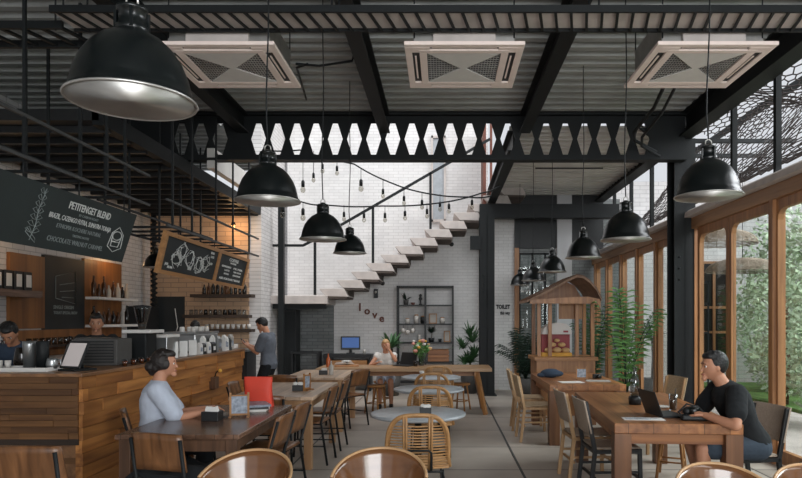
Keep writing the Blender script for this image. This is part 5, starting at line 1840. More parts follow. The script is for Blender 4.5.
def stand(lab, x, y, rz, w_=0.15, h_=0.19, pic='magazine', z=TT):
    t = thing('menu_stand', lab, 'menu stand', (x, y, z), rz)
    mb = MB()
    for sx_ in (-1, 1):
        mb.span((sx_ * w_ / 2 - 0.008, -0.008, 0), (sx_ * w_ / 2 + 0.008, 0.008, h_))
        mb.span((sx_ * w_ / 2 - 0.01, -0.05, 0), (sx_ * w_ / 2 + 0.01, 0.05, 0.014))
    mb.span((-w_ / 2, -0.008, h_ - 0.03), (w_ / 2, 0.008, h_ - 0.018)); mb.span((-w_ / 2, -0.008, 0.015), (w_ / 2, 0.008, 0.03))
    mb.build('frame', 'oakz', t)
    MB().span((-w_ / 2 + 0.008, -0.003, 0.03), (w_ / 2 - 0.008, 0.003, h_ - 0.03)).build('card', pic, t)
    return t
stand('wooden framed menu stand on the walnut table beside the sachet caddy', -1.66, 5.22, R(12), 0.14, 0.2)
stand('narrow wooden menu stand on the middle pine table', -1.53, 7.2, R(70), 0.12, 0.19)
stand('wooden framed photo stand on the rear teak table', 1.83, 8.45, R(-10), 0.13, 0.17)
# magazines and laptop before the woman
for k in range(3):
    t = item('magazine', ['magazine at the bottom of the pile beside the red bag', 'magazine in the middle of the pile beside the red bag', 'magazine on top of the pile beside the red bag'][k], 'magazine', (-1.66, 5.66, TT + k * 0.0185), MB().span((-0.11, -0.15, 0), (0.11, 0.15, 0.018)), ['paper', 'blackmat', 'magazine'][k], None, R(8 + k * 9))
t = thing('tablet_computer', 'thin dark tablet lying before the woman in white', 'tablet', (-1.84, 5.28, TT), R(-80))
MB().span((-0.12, -0.085, 0), (0.12, 0.085, 0.012)).build('body', 'blackmat', t, 0.003)
MB().span((-0.108, -0.075, 0.012), (0.108, 0.075, 0.0135)).build('screen', 'bottledark', t)
# red bag
t = thing('red_bag', 'bright coral red tote bag at the far end of the walnut table', 'bag', (-1.69, 5.86, TT), R(-4))
def bagf(u, v):
    a = u * 2 * PI
    k = 1 - 0.06 * v
    x = 0.135 * k * math.copysign(abs(math.cos(a)) ** 0.5, math.cos(a)) * (1 + 0.03 * math.sin(5 * v + 2))
    y = (0.06 * (1 - v) + 0.028 * v) * math.copysign(abs(math.sin(a)) ** 0.6, math.sin(a)) + 0.006 * math.sin(7 * v + 9 * u)
    return (x, y, v * 0.27)
mb = MB(); mb.grid(bagf, 40, 10); mb.span((-0.125, -0.05, 0.001), (0.125, 0.05, 0.006))
mb.build('body', 'red', t)
MB().tube([(-0.05, 0.03, 0.255), (-0.04, 0.06, 0.24), (0.04, 0.062, 0.24), (0.05, 0.03, 0.255)], 0.006, 6).build('handle', 'red', t)
# bottle on the far pine table
def pbottle(lab, x, y, h, r, m, z=TT, g=None):
    return prof_item('bottle', lab, 'bottle', (x, y, z), bottle(r, h), m, g)
pbottle('clear bottle on the far pine table beside the black caddy', -1.60, 9.15, 0.2, 0.035, 'potwhite')
# on communal table
CZ = 0.7555
t = thing('laptop', 'open dark laptop before the blonde woman', 'laptop', (-0.66, 10.85, CZ), R(150))
MB().span((-0.16, -0.11, 0), (0.16, 0.11, 0.015)).build('base', 'blackmat', t, 0.003)
MB().box((0, -0.165 + 0.02, 0.115), (0.32, 0.008, 0.22), Matrix.Rotation(R(18), 3, 'X')).build('lid', 'blackmat', t, 0.003)
prof_item('glass', 'small dark drinking glass right of the laptop on the communal table', 'glass', (-0.46, 10.75, CZ), [(0.03, 0), (0.036, 0.09), (0.033, 0.09), (0, 0.01)], 'bottledark')
t = thing('flower_vase', 'glass vase of yellow and pink flowers on the communal table', 'vase', (-0.37, 10.9, CZ))
MB().lathe([(0.045, 0), (0.05, 0.02), (0.05, 0.17), (0.047, 0.17), (0.045, 0.01), (0, 0.008)]).build('vase', 'cup', t)
rr = random.Random(3)
mb = MB(); heads = []
for k in range(16):
    a, e = rr.random() * 6.28, rr.uniform(0.03, 0.17)
    p = (math.cos(a) * e, math.sin(a) * e, rr.uniform(0.24, 0.44))
    mb.tube([(math.cos(a) * .02, math.sin(a) * .02, 0.02), (p[0] * .5, p[1] * .5, 0.2), p], 0.004, 5)
    heads.append(p)
leaf_blob(mb, (0, 0, 0.28), 0.14, 0.14, 0.12, 150, 0.05, rr)
mb.build('stems', 'leafbright', t)
for k, p in enumerate(heads):
    m2 = MB().ball(p, rr.uniform(0.025, 0.045), 8, sc=(1, 1, .7))
    m2.build('blossom', ['yellow', 'pink', 'flesh', 'yellow', 'white'][k % 5], t)
t = thing('bread_basket', 'pale wooden tray of papers at the left end of the communal table', 'tray', (-1.62, 10.75, CZ), R(10))
MB().span((-0.2, -0.12, 0), (0.2, 0.12, 0.03)).build('tray', 'oakx', t, 0.005)
mb = MB()
for k in range(7):
    mb.box((rr.uniform(-.15, .15), rr.uniform(-.07, .07), 0.04 + k * 0.009), (0.14, 0.09, 0.008), Matrix.Rotation(rr.uniform(-1, 1), 3, 'Z') @ Matrix.Rotation(rr.uniform(-.12, .12), 3, 'X'))
mb.build('papers', 'paper', t)
pbottle('pale bottle standing at the left end of the communal table', -1.9, 10.6, 0.22, 0.035, 'amber', CZ)
prof_item('cup', 'white cup on the farthest grey round table', 'cup', (-0.3, 9.05, 0.7455), [(0.025, 0), (0.035, 0.07), (0.03, 0.07), (0, 0.01)], 'ceramic')

# ---- on the massive teak tables
t = thing('bottle_stand', 'clear water bottle in a black holder on the front teak table', 'bottle', (1.80, 6.0, TT))
MB().lathe([(0.055, 0), (0.06, 0.05), (0.058, 0.075), (0.05, 0.075), (0, 0.07)]).build('holder', 'blackmat', t)
MB().lathe([(0.043, 0.06), (0.045, 0.2), (0.042, 0.23), (0.02, 0.29), (0.018, 0.34), (0.022, 0.345), (0.0, 0.345)]).build('bottle', 'bottleglass', t)
MB().span((0.05, -0.02, 0), (0.075, 0.05, 0.33)).build('menu_block', 'oakz', t)
t = thing('menu_sheet', 'printed menu sheet lying at the near edge of the front teak table', 'menu', (1.60, 5.12, TT), R(-6))
MB().span((-0.16, -0.07, 0), (0.16, 0.07, 0.003)).build('sheet', 'paper', t)
mb = MB()
for k in range(6):
    mb.span((-0.14, -0.055 + k * 0.02, 0.003), (rr.uniform(-0.02, 0.13), -0.046 + k * 0.02, 0.0036))
mb.build('print', 'magazine', t)
# laptop of the man: screen to the left, keyboard to the right
t = thing('laptop', 'open black laptop before the man in the black shirt', 'laptop', (1.86, 5.33, TT), R(98))
MB().span((-0.16, -0.11, 0), (0.16, 0.11, 0.014)).build('base', 'blackmat', t, 0.003)
MB().span((-0.14, -0.05, 0.014), (0.14, 0.09, 0.0155)).build('keyboard', 'acgrill', t)
rx = Matrix.Rotation(R(-20), 3, 'X')
MB().box(Vector((0, 0.11, 0.014)) + rx @ Vector((0, 0, 0.105)), (0.32, 0.007, 0.21), rx).build('lid', 'blackmat', t, 0.003)
MB().box(Vector((0, 0.11, 0.014)) + rx @ Vector((0, -0.0045, 0.108)), (0.29, 0.001, 0.18), rx).build('screen', 'bottledark', t)
t = thing('camera_bag', 'black camera pouch with a strap lying by the man', 'camera', (1.98, 5.05, TT), R(-6))
MB().span((-0.10, -0.045, 0), (0.10, 0.045, 0.045)).build('pouch', 'blackmat', t, 0.015)
MB().lathe([(0.05, 0.0), (0.052, 0.05), (0.035, 0.06), (0, 0.06)], (-0.0, 0.02, 0.045), 20).build('lens', 'blackgloss', t)
MB().ball((-0.03, 0.02, 0.07), 0.042, 12, sc=(1.3, .8, .9)).build('grip', 'blackmat', t)
MB().tube([(-0.09, 0, 0.03), (-0.11, 0.03, 0.06), (-0.04, 0.06, 0.12), (0.05, 0.06, 0.1), (0.10, 0.02, 0.04)], 0.008, 6).build('strap', 'blackmat', t)
t = thing('iced_coffee', 'tall glass of iced coffee with a straw near the laptop', 'drink', (2.02, 5.62, TT))
MB().lathe([(0.03, 0), (0.04, 0.14), (0.037, 0.14), (0.027, 0.006), (0, 0.006)], n=20).build('glass', 'cup', t)
MB().lathe([(0.026, 0.008), (0.033, 0.09), (0, 0.09)], n=20).build('drink', 'coffee', t)
MB().tube([(0.0, 0, 0.02), (0.03, 0.01, 0.19)], 0.004, 6).build('straw', 'blackmat', t)
t = thing('saucer', 'white saucer with napkin beside the iced coffee', 'saucer', (1.98, 5.78, TT))
MB().lathe([(0.04, 0), (0.075, 0.012), (0.07, 0.014), (0, 0.006)]).build('plate', 'ceramic', t)
# rear table things
mb = MB(); mb.ball((0, 0, 0.06), 0.1, 18, sc=(1.4, 0.8, 0.62)); mb.ball((0.1, 0.03, 0.05), 0.07, 14, sc=(1.2, 0.9, 0.6)); mb.ball((-0.12, -0.01, 0.035), 0.06, 14, sc=(1.2, .8, .5))
o = item('cloth_bag', 'crumpled dark blue cloth bag on the rear teak table', 'bag', (1.47, 8.75, TT), mb, 'shirtnavy')
md = o.modifiers.new('remesh', 'REMESH'); md.mode = 'VOXEL'; md.voxel_size = 0.01
t = thing('camera', 'small black camera on the rear teak table', 'camera', (2.07, 8.6, TT), R(15))
MB().span((-0.06, -0.02, 0), (0.06, 0.02, 0.06)).build('body', 'blackmat', t, 0.005)
MB().lathe([(0.028, 0), (0.028, 0.04), (0, 0.04)], n=16, rot=Matrix.Rotation(R(90), 3, 'X')).build('lens', 'blackgloss', t).location = (0, -0.02, 0.03)
item('menu_sheet', 'white menu sheet lying on the rear teak table', 'menu', (1.62, 8.1, TT), MB().span((-0.15, -0.1, 0), (0.15, 0.1, 0.003)), 'paper', None, R(8))
item('menu_sheet', 'pale newspaper lying right of the camera on the rear teak table', 'newspaper', (2.0, 8.25, TT), MB().span((-0.15, -0.11, 0), (0.15, 0.11, 0.006)), 'potwhite', None, R(-8))
# jacket on near chair
def cloth(u, v):
    x = (u - .5) * 0.52
    y = (v - .5) * 0.50
    z = 0.03 * math.sin(9 * u + 3 * v) * math.sin(5 * v) + 0.035 - 0.12 * max(0, abs(x) - 0.19) / 0.07 * 0.5
    return (x, y, z)
o = item('jacket', 'black jacket spread over the seat of the near plank chair', 'jacket', (-1.83, 4.45, 0.475), MB().grid(cloth, 22, 22, thick=0.03), 'trousers', None, R(-14))

# ================================================================== PLANTS
sp_plant('potted_dracaena', 'bushy potted dracaena standing against the white wall by the shelf unit', (0.56, 13.4, 0), 60, 0.40, 0.026, 'leaf', 'pot', 0.2, 0.42, 0.35, 0.45, 0.2, 11)
pl = C.objects['potted_dracaena']
mb = MB(); rr = random.Random(12)
strap_plant(mb, (0.06, 0, 1.05), 36, 0.42, 0.02, rr, 0.6, 0.55); strap_plant(mb, (-0.14, 0.02, 0.92), 30, 0.38, 0.02, rr, 0.6, 0.5)
mb.tube([(0, 0, 0.5), (0.04, 0, 0.97)], 0.018, 6)
strap_plant(mb, (0.1, -0.05, 0.75), 34, 0.40, 0.02, rr, 0.6, 0.4); strap_plant(mb, (-0.1, -0.05, 0.6), 34, 0.38, 0.022, rr, 0.6, 0.4); strap_plant(mb, (0.0, -0.05, 1.2), 26, 0.3, 0.018, rr, 0.5, 0.6)
mb.build('upper_leaves', 'leaf', pl)
sp_plant('potted_plant', 'leafy potted plant behind the blonde woman', (-1.05, 13.0, 0), 34, 0.45, 0.035, 'leaf', 'pot', 0.2, 0.4, 0.5, 0.5, 0.55, 14)
def palm(name, lab, loc, nf, L, mat, seed, h0=0.5, leaflet=0.22, spread=0.7, droop=0.7):
    t = thing(name, lab, 'plant', loc, 0)
    MB().lathe([(0.15, 0), (0.2, 0.36), (0.18, 0.36), (0.17, 0.32), (0, 0.32)], n=20).build('pot', 'pot', t)
    rr = random.Random(seed)
    st_, lv = MB(), MB()
    for k in range(nf):
        a = 2 * PI * k / nf + rr.uniform(-.3, .3)
        e = rr.uniform(0.25, 1.0) * spread
        d = Vector((math.cos(a), math.sin(a), 0))
        LL_ = L * rr.uniform(0.75, 1.1)
        pts = []
        for i in range(9):
            s_ = i / 8
            pts.append(Vector((0, 0, 0.3)) + d * (LL_ * e * s_ ** 1.3) + Vector((0, 0, h0 * s_ * 1.4 + LL_ * (1.0 - 0.35 * e) * s_ - droop * LL_ * s_ * s_ * (0.4 + e))))
        st_.tube(pts, [0.01 - 0.0009 * i for i in range(9)], 5)
        for i in range(2, 9):
            for q in range(2):
                f_ = min(1, (i - 1 + q / 2) / 8)
                j = min(7, int(f_ * 8)); p = pts[j].lerp(pts[j + 1], f_ * 8 - j) if j < 8 else pts[8]
                tan = (pts[min(8, j + 1)] - pts[j]).normalized()
                side = tan.cross(Vector((0, 0, 1)))
                if side.length < .05:
                    side = Vector((-d.y, d.x, 0))
                side.normalize()
                for sg in (-1, 1):
                    l_ = leaflet * (1.1 - 0.6 * abs(f_ - .45)) * rr.uniform(.8, 1.1)
                    dd = (side * sg + tan * 0.7 - Vector((0, 0, 0.35))).normalized()
                    b_ = tan * 0.0075
                    lv.add([p - b_, p + dd * l_ * .5 - b_ * 1.2 - Vector((0, 0, .01)), p + dd * l_ - Vector((0, 0, l_ * .25)), p + dd * l_ * .5 + b_ * 1.2, p + b_], [(0, 1, 2, 3, 4)])
    st_.build('stem', 'leafdark', t)
    lv.build('fronds', mat, t)
    return t
palm('potted_palm', 'dark potted palm in front of the dark glazed door by the toilet wall', (1.66, 12.9, 0), 18, 0.9, 'leafdark', 5, 0.45, 0.24, 0.95, 0.6)
palm('potted_palm', 'tall bright green potted palm right of the kiosk by the glass doors', (2.78, 9.72, 0), 11, 1.2, 'leafbright', 6, 0.8, 0.26, 0.55, 0.62)
palm('potted_palm', 'low dark green palm behind the kiosk counter', (2.9, 12.3, 0), 10, 1.1, 'leaf', 9, 0.7, 0.24, 0.6, 0.6)

# ================================================================== PEOPLE
def ik(a, c, l1, l2, pole):
    a, c, pole = Vector(a), Vector(c), Vector(pole)
    d = c - a
    L = min(d.length, (l1 + l2) * 0.999)
    dn = d.normalized()
    x = (l1 * l1 - l2 * l2 + L * L) / (2 * L)
    h = math.sqrt(max(0, l1 * l1 - x * x))
    p = pole - dn * pole.dot(dn)
    p.normalize()
    return a + dn * x + p * h, a + dn * L


def ell_tube(mb, secs, n=20):
    """secs: (centre, xaxis, yaxis, rx, ry)"""
    vs = []
    for c, xa, ya, rx_, ry_ in secs:
        for k in range(n):
            a = 2 * PI * k / n
            vs.append(Vector(c) + Vector(xa) * (rx_ * math.cos(a)) + Vector(ya) * (ry_ * math.sin(a)))
    N = len(secs)
    fs = [(i * n + k, i * n + (k + 1) % n, (i + 1) * n + (k + 1) % n, (i + 1) * n + k) for i in range(N - 1) for k in range(n)]
    fs.append(tuple(range(n))[::-1]); fs.append(tuple((N - 1) * n + k for k in range(n)))
    mb.add(vs, fs, True)


def limb(mb, pts, rads, n=12):
    """smooth tapering limb"""
    mb.tube(pts, rads, n)
    mb.ball(pts[0], rads[0], n); mb.ball(pts[-1], rads[-1], n)
    for p, r in zip(pts[1:-1], rads[1:-1]):
        mb.ball(p, r * 0.99, n)


def hand(mb, wrist, d, nrm, s, curl, side):
    """d: hand direction, nrm: palm facing direction, side +1/-1: thumb side"""
    d = Vector(d).normalized(); nrm = Vector(nrm); nrm = (nrm - d * nrm.dot(d)).normalized()
    w_ = d.cross(nrm).normalized() * side
    wrist = Vector(wrist)
    secs = []
    for k, (t_, rx_, ry_) in enumerate(((0, .026, .020), (.03, .034, .018), (.06, .041, .016), (.088, .041, .013))):
        secs.append((wrist + d * t_ * s, w_, nrm, rx_ * s, ry_ * s))
    ell_tube(mb, secs, 14)
    for i, (off, L, r) in enumerate(((0.031, 0.072, 0.0088), (0.011, 0.080, 0.009), (-0.010, 0.075, 0.0086), (-0.030, 0.060, 0.0078))):
        p = wrist + d * 0.082 * s + w_ * off * s
        dd = (d + w_ * off * 2.2).normalized()
        pts = [p]
        ang = 0
        for q, fr_ in enumerate((0.45, 0.32, 0.23)):
            ang += curl * (0.7 if q == 0 else 1.0)
            v = dd * math.cos(ang) + nrm * math.sin(ang)
            p = p + v * L * fr_ * s
            pts.append(p)
        limb(mb, pts, [r * s, r * .95 * s, r * .88 * s, r * .72 * s], 8)
    p0 = wrist + d * 0.018 * s + w_ * 0.026 * s
    p1 = p0 + (d * 0.7 + w_ * 0.75 + nrm * 0.25).normalized() * 0.04 * s
    p2 = p1 + (d * 0.95 + w_ * 0.2 + nrm * 0.35).normalized() * 0.032 * s
    p3 = p2 + (d * 1.0 - w_ * 0.1 + nrm * 0.4).normalized() * 0.024 * s
    limb(mb, [p0, p1, p2, p3], [0.014 * s, 0.0115 * s, 0.010 * s, 0.008 * s], 8)


def rem(o, v, smooth=4):
    md = o.modifiers.new('remesh', 'REMESH'); md.mode = 'VOXEL'; md.voxel_size = v; md.use_smooth_shade = True
    if smooth:
        sm = o.modifiers.new('smooth', 'SMOOTH'); sm.iterations = smooth; sm.factor = 0.5
    return o


def person(label, loc, rz, s=1.0, hip=0.53, lean=12, headpitch=10, headyaw=0, seated=True, hands=None, hn=None, elbow=None, feet=None, kneepole=(0, 1, 0.6),
           skin='skin', hair='hairdark', style='short', top='shirtwhite', sleeve=0.5, topfit=0.014, bottom='trousers', shorts=False, female=False, vox=0.007, curl=0.35, shoe='blackmat', twist=0):
    t = thing('person', label, 'person', loc, rz)
    ln = R(lean)
    up = Vector((0, math.sin(ln), math.cos(ln)))
    fwd = Vector((0, math.cos(ln), -math.sin(ln)))
    up2 = Vector((0, math.sin(ln * 1.25), math.cos(ln * 1.25)))
    fwd2 = Vector((0, up2.z, -up2.y))
    X = Vector((1, 0, 0))
    P = Vector((0, 0, hip))
    f = 0.92 if female else 1.0
    wst = P + up * 0.17 * s
    chst = P + up * 0.34 * s
    sh = chst + up2 * 0.12 * s
    nb = sh + up2 * 0.045 * s
    neck = nb + (up2 * 0.8 + fwd2 * 0.25).normalized() * 0.062 * s
    hp_ = R(headpitch)
    hu = Vector((0, math.sin(hp_), math.cos(hp_)))
    hc = neck + hu * 0.095 * s + Vector((0, 0.02 * s, 0))
    def torso(mb, g):
        secs = [(P - up * 0.09 * s, X, fwd, (.135 + g) * s * f, (.10 + g) * s), (P, X, fwd, (.168 + g * 1.35) * s * (1.0 if female else .98), (.115 + g * 1.3) * s), (P + up * .09 * s, X, fwd, (.150 + g) * s * f, (.105 + g) * s),
                (wst, X, fwd, (.132 + g) * s * f, (.095 + g) * s), (P + up * .26 * s, X, fwd, (.148 + g) * s * f, (.105 + g) * s), (chst, X, fwd2, (.165 + g) * s * f, (.115 + g) * s),
                (chst + up2 * .07 * s, X, fwd2, (.172 + g) * s * f, (.105 + g) * s), (sh, X, fwd2, (.150 + g) * s * f, (.08 + g) * s), (sh + up2 * .035 * s, X, fwd2, (.09 + g * .6) * s, (.062 + g * .6) * s), (nb + up2 * 0.01, X, fwd2, (.058 + g * .5) * s, (.055 + g * .5) * s)]
        ell_tube(mb, secs, 24)
        if female:
            for sg in (-1, 1):
                mb.ball(chst + X * sg * .075 * s + fwd2 * (.075 + g) * s - up2 * .01, 0.062 * s, 12)
    body = MB()
    torso(body, 0)
    limb(body, [nb - up2 * .02 * s, neck + hu * .03 * s], [.056 * s, .052 * s], 14)
    # head
    yaw = Matrix.Rotation(R(headyaw), 3, 'Z')
    hr = yaw @ Matrix.Rotation(-hp_, 3, 'X')
    def H(x, y, z):
        return hc + hr @ Vector((x * s * .95, y * s * .95, z * s * .96))
    n_ = 28
    vs = []
    m_ = 20
    for i in range(m_ + 1):
        th = PI * i / m_
        for k in range(n_):
            a = 2 * PI * k / n_
            x, y, z = math.sin(th) * math.cos(a), math.sin(th) * math.sin(a), math.cos(th)
            px_, py_, pz_ = x * 0.076, y * 0.096, z * 0.118
            if z < 0:
                px_ *= 1 - 0.33 * (-z) ** 1.6
                if y > 0:
                    py_ *= 1 - 0.10 * (-z)
                else:
                    py_ *= 1 - 0.35 * (-z)
            if y > 0.2 and abs(z - 0.05) < 0.3:
                py_ -= 0.006 * math.cos((z - 0.05) / 0.3 * PI / 2) * min(1, abs(x) * 3)
            vs.append(H(px_, py_, pz_))
    fs = [(i * n_ + k, (i + 1) * n_ + k, (i + 1) * n_ + (k + 1) % n_, i * n_ + (k + 1) % n_) for i in range(m_) for k in range(n_)]
    body.add(vs, fs, True)
    limb(body, [H(0, .09, .012), H(0, .1, -.018), H(0, .105, -.028)], [.006 * s, .009 * s, .0105 * s], 8)
    body.ball(H(0, .083, -.092), .022 * s, 10)
    body.ball(H(0, .092, -.058), .015 * s, 8, sc=(1.6, .8, .6))
    for sg in (-1, 1):
        body.ball(H(sg * .078, -.005, -.01), .02 * s, 10, sc=(.35, .7, 1.25), rot=hr)
        body.ball(H(sg * .03, .088, .032), .014 * s, 8, sc=(1.5, .5, .45), rot=hr)
    # arms
    wr = []
    S_, E_, W_ = {}, {}, {}
    for sg, key in ((-1, 'L'), (1, 'R')):
        S = sh + X * sg * .172 * s * f - up2 * .015 * s
        S = Vector((S.x, S.y, S.z))
        tgt = Vector(hands[key])
        pole = elbow[key] if elbow else (sg * 0.5, -0.4, -1)
        E, W = ik(S, tgt, .285 * s, .255 * s, pole)
        S_[sg], E_[sg], W_[sg] = S, E, W
        q = 0.9 if female else 1.0
        limb(body, [S, S.lerp(E, .35), E], [.052 * s * q, .047 * s * q, .038 * s * q], 14)
        limb(body, [E, E.lerp(W, .3), W], [.038 * s * q, .039 * s * q, .025 * s * q], 14)
        nrm = (hn or {}).get(key, (0, 0, -1))
        hd = (hn or {}).get(key + 'd', (W - E))
        hand(body, W, hd, nrm, s * q, (hn or {}).get(key + 'c', curl), (-1 if Vector(nrm).z < 0.3 else 1) * sg * 1.0 if key + 's' not in (hn or {}) else hn[key + 's'])
    # legs
    K_, A_, H_ = {}, {}, {}
    for sg, key in ((-1, 'L'), (1, 'R')):
        Hj = P + X * sg * .09 * s - up * 0.02
        ft = Vector(feet[key]) if feet else (Vector((sg * .12, .42, .09)) if seated else Vector((sg * .1, .0, .09)))
        K, A = ik(Hj, ft, .43 * s, .43 * s, kneepole)
        K_[sg], A_[sg], H_[sg] = K, A, Hj
        limb(body, [Hj, Hj.lerp(K, .5), K], [.088 * s, .076 * s, .056 * s], 16)
        limb(body, [K, K.lerp(A, .3), A], [.055 * s, .056 * s, .036 * s], 16)
        limb(body, [A - Vector((0, .03, .03)) * s, A + Vector((0, .06, -.05)) * s, A + Vector((0, .15, -.062)) * s], [.036 * s, .034 * s, .024 * s], 12)
    b = body.build('body', skin, t)
    rem(b, vox, 3)
    # face
    for sg in (-1, 1):
        e = MB().ball(H(sg * .031, .0745, .006), .0105 * s, 12)
        e.ball(H(sg * .031, .079, .006), .0078 * s, 10, mi=1)
        e.build('eye', ['eyew', 'eyed'], t)
        MB().tube([H(sg * .016, .091, .028), H(sg * .032, .089, .033), H(sg * .046, .08, .028)], .0035 * s, 6).build('eyebrow', hair, t)
    MB().tube([H(-.022, .091, -.06), H(-.008, .1005, -.056), H(0, .1, -.058), H(.008, .1005, -.056), H(.022, .091, -.06)], .0045 * s, 6).build('mouth', 'lips', t)
    # hair
    hb = MB()
    rr = random.Random(int(abs(loc[0]) * 100))
    if style == 'short':
        hb.ball(H(0, -.026, .03), s, 22, sc=(.081, .090, .098), rot=hr)
        hb.ball(H(0, .022, .088), s, 16, sc=(.06, .064, .036), rot=hr)
        for k in range(40):
            a, e = rr.uniform(0, 6.28), rr.uniform(0.35, 1)
            hb.ball(H(.065 * math.cos(a) * e, -.015 + .07 * math.sin(a) * e, .078 + .045 * math.sqrt(1 - e * e * .9)), .014 * s, 6)
    else:
        hb.ball(H(0, -.030, .024), s, 22, sc=(.085, .090, .102), rot=hr)
        hb.ball(H(0, .022, .086), s, 16, sc=(.062, .064, .04), rot=hr)
        hb.ball(H(0, -.07, -.03), s, 14, sc=(.07, .045, .06), rot=hr)
        if style == 'bun':
            hb.ball(H(0, -.085, .085), .038 * s, 12)
        if style == 'lowbun':
            hb.ball(H(0.01, -.115, -.03), .05 * s, 12); hb.ball(H(0.0, -.10, -.075), .035 * s, 12)
            for sg in (-1, 1):
                hb.ball(H(sg * .07, -.0, .0), s, 12, sc=(.02, .05, .05), rot=hr)
        for k in range(60):
            a, e = rr.uniform(0, 6.28), rr.uniform(0, 1)
            q = Vector((.085 * math.cos(a) * e, -.02 + .098 * math.sin(a) * e, .022 + .106 * math.sqrt(max(0, 1 - e * e))))
            if q.y < .03:
                hb.ball(H(q.x, q.y, q.z), .013 * s, 6)
    hh = hb.build('hair', hair, t)
    rem(hh, 0.006, 2)
    # shirt
    sb = MB()
    torso(sb, topfit)
    for sg in (-1, 1):
        S, E, W = S_[sg], E_[sg], W_[sg]
        g = topfit * s + .008
        if sleeve <= 1:
            limb(sb, [S, S.lerp(E, sleeve * .5), S.lerp(E, sleeve)], [.052 * s + g, .05 * s + g, .045 * s + g * 1.2], 14)
        else:
            limb(sb, [S, S.lerp(E, .5), E, E.lerp(W, sleeve - 1)], [.052 * s + g, .05 * s + g, .042 * s + g, .032 * s + g], 14)
    so = sb.build('shirt', top, t)
    rem(so, 0.009, 5)
    tx = bpy.data.textures.new('folds', 'CLOUDS'); tx.noise_scale = 0.09
    dm = so.modifiers.new('folds', 'DISPLACE'); dm.texture = tx; dm.strength = 0.014; dm.mid_level = 0.35
    # trousers or shorts
    tb = MB()
    ell_tube(tb, [(P - up * .10 * s, X, fwd, .15 * s, .115 * s), (P, X, fwd, .172 * s, .12 * s), (P + up * .05 * s, X, fwd, .155 * s * f, .108 * s)], 24)
    for sg in (-1, 1):
        Hj, K, A = H_[sg], K_[sg], A_[sg]
        if shorts:
            limb(tb, [Hj, Hj.lerp(K, .45), Hj.lerp(K, .82)], [.103 * s, .092 * s, .085 * s], 16)
        else:
            limb(tb, [Hj, Hj.lerp(K, .5), K], [.102 * s, .088 * s, .068 * s], 16)
            limb(tb, [K, K.lerp(A, .4), K.lerp(A, .93)], [.068 * s, .064 * s, .052 * s], 16)
    to = tb.build('shorts' if shorts else 'trousers', bottom, t)
    rem(to, 0.009, 4)
    for sg in (-1, 1):
        A = A_[sg]
        kb = MB()
        limb(kb, [A + Vector((0, -.035, -.03)) * s, A + Vector((0, .05, -.045)) * s, A + Vector((0, .16, -.058)) * s], [.042 * s, .042 * s, .032 * s], 12)
        so_ = kb.build('shoe', shoe, t); rem(so_, 0.009, 2)
    return t, H


# woman in white on the left, profile to the right
person('woman in a white shirt with dark tied hair seated at the walnut table', (-2.37, 5.22, 0), R(-68), 0.96, 0.555, 5, 3, -6, True,
       {'L': (-0.02, 0.40, 0.80), 'R': (0.15, 0.42, 0.80)}, None, None, {'L': (-.12, .35, .09), 'R': (.12, .38, .09)}, (0, 1, 1.2),
       'skin', 'hairdark', 'lowbun', 'shirtwhite', 0.85, 0.016, 'trousers', False, True, 0.006)
# man in black on the right, profile to the left
tman, Hm = person('man in a black shirt seated at the teak table typing on a laptop', (2.47, 5.13, 0), R(90), 1.03, 0.56, 24, 3, 0, True,
       {'L': (-0.14, 0.43, 0.80), 'R': (0.11, 0.46, 0.80)}, {'L': (0, 0, -1), 'R': (0, 0, -1), 'Lc': .45, 'Rc': .45}, {'L': (-1.0, -0.35, -0.55), 'R': (1, -.4, -.6)}, {'L': (-.13, .42, .09), 'R': (.13, .30, .09)}, (0, 1, 0.8),
       'skin', 'hairblack', 'short', 'shirtblack', 0.62, 0.016, 'denim', True, False, 0.006)
# standing man at the end of the bar
tst, Hs = person('man in a grey shirt standing at the far end of the bar with a phone', (-2.70, 9.92, 0), R(84), 0.93, 0.86, 3, 28, 0, False,
       {'L': (-0.05, 0.33, 1.14), 'R': (0.07, 0.34, 1.14)}, {'L': (0.3, 0, 0.9), 'R': (-0.3, 0, 0.9), 'Lc': .6, 'Rc': .6}, {'L': (-.3, -.7, -1), 'R': (.3, -.7, -1)}, {'L': (-.1, .03, .085), 'R': (.1, -.04, .085)}, (0, 1, 0.1),
       'skin', 'hairblack', 'short', 'shirtgrey', 0.7, 0.018, 'trousers')
o = item('phone', 'dark phone held by the man standing at the bar', 'phone', (-3.09, 9.94, 1.19), MB().box((0, 0, 0), (0.012, 0.07, 0.14), Matrix.Rotation(R(-35), 3, 'Y')), 'blackmat')
# blonde woman at the communal table
person('blonde woman seated behind the communal table resting her cheek on one hand', (-1.02, 11.42, 0), R(184), 0.90, 0.52, 16, 12, 0, True,
       {'L': (-0.06, 0.30, 1.02), 'R': (0.13, 0.42, 0.80)}, {'L': (0.2, -0.9, 0.1), 'Ld': (0.15, 0.0, 1), 'R': (0, 0, -1)}, {'L': (-.6, .5, -1), 'R': (.8, -.3, -.6)}, {'L': (-.1, .38, .09), 'R': (.1, .38, .09)}, (0, 1, 0.8),
       'skin', 'hairblond', 'bun', 'white', 0.08, 0.010, 'shirtwhite', True, True, 0.008)
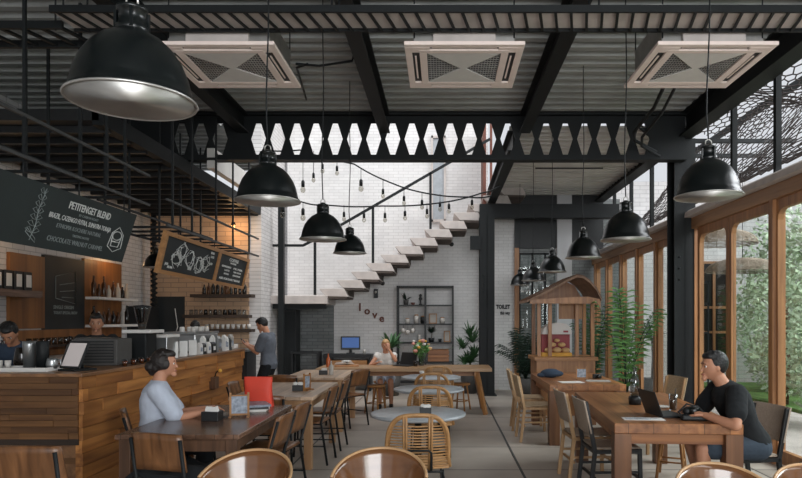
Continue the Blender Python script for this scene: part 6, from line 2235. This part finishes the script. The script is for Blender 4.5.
# baristas
person('barista in a navy shirt bending over the counter beside the white tray', (-4.42, 6.72, 0), R(196), 0.98, 0.86, 26, 42, 0, False,
       {'L': (-0.18, 0.42, 1.02), 'R': (0.18, 0.42, 1.02)}, None, None, {'L': (-.1, 0, .085), 'R': (.1, 0, .085)}, (0, 1, 0.1),
       'skintan', 'hairblack', 'short', 'shirtnavy', 0.6, 0.018, 'trousers', vox=0.009)
person('barista in a black shirt standing behind the counter tablet', (-4.08, 7.55, 0), R(205), 0.95, 0.88, 6, 8, 0, False,
       {'L': (-0.22, 0.35, 1.05), 'R': (0.2, 0.35, 1.05)}, None, None, {'L': (-.1, 0, .085), 'R': (.1, 0, .085)}, (0, 1, 0.1),
       'skintan', 'hairblack', 'short', 'shirtblack', 0.6, 0.018, 'trousers', vox=0.009)
person('barista half hidden behind the espresso machine', (-3.86, 10.15, 0), R(185), 0.93, 0.84, 14, 40, 0, False,
       {'L': (-0.2, 0.3, 1.02), 'R': (0.2, 0.3, 1.02)}, None, None, {'L': (-.1, 0, .085), 'R': (.1, 0, .085)}, (0, 1, 0.1),
       'skintan', 'hairblack', 'short', 'shirtblack', 0.6, 0.018, 'trousers', vox=0.009)

# ================================================================== SMALL WARM LAMPS OF THE BAR
def spot_lamp(name, lab, loc, power):
    t = thing(name, lab, 'lamp', loc)
    MB().ball((0, 0, 0), 0.03, 12).build('bulb', 'warmbulb', t)
    MB().lathe([(0.045, 0.02), (0.03, 0.07), (0.01, 0.09)], n=14).build('holder', 'black', t)
    d = bpy.data.lights.new(name + '_light', 'POINT'); d.energy = power; d.color = (1, 0.62, 0.30); d.shadow_soft_size = 0.035
    o = bpy.data.objects.new(name + '_light', d); C.objects.link(o); o.location = (0, 0, -0.045); o.parent = t
    return t
spot_lamp('wall_bulb', 'small warm bulb lighting the wooden panel at the bar shelves', (-5.35, 10.6, 2.62), 5)
spot_lamp('wall_bulb', 'small warm bulb at the far left above the canister shelf', (-5.3, 7.75, 2.55), 6)
spot_lamp('wall_bulb', 'small warm bulb under the mezzanine lighting the pale brick wall', (-3.95, 12.05, 3.3), 9)
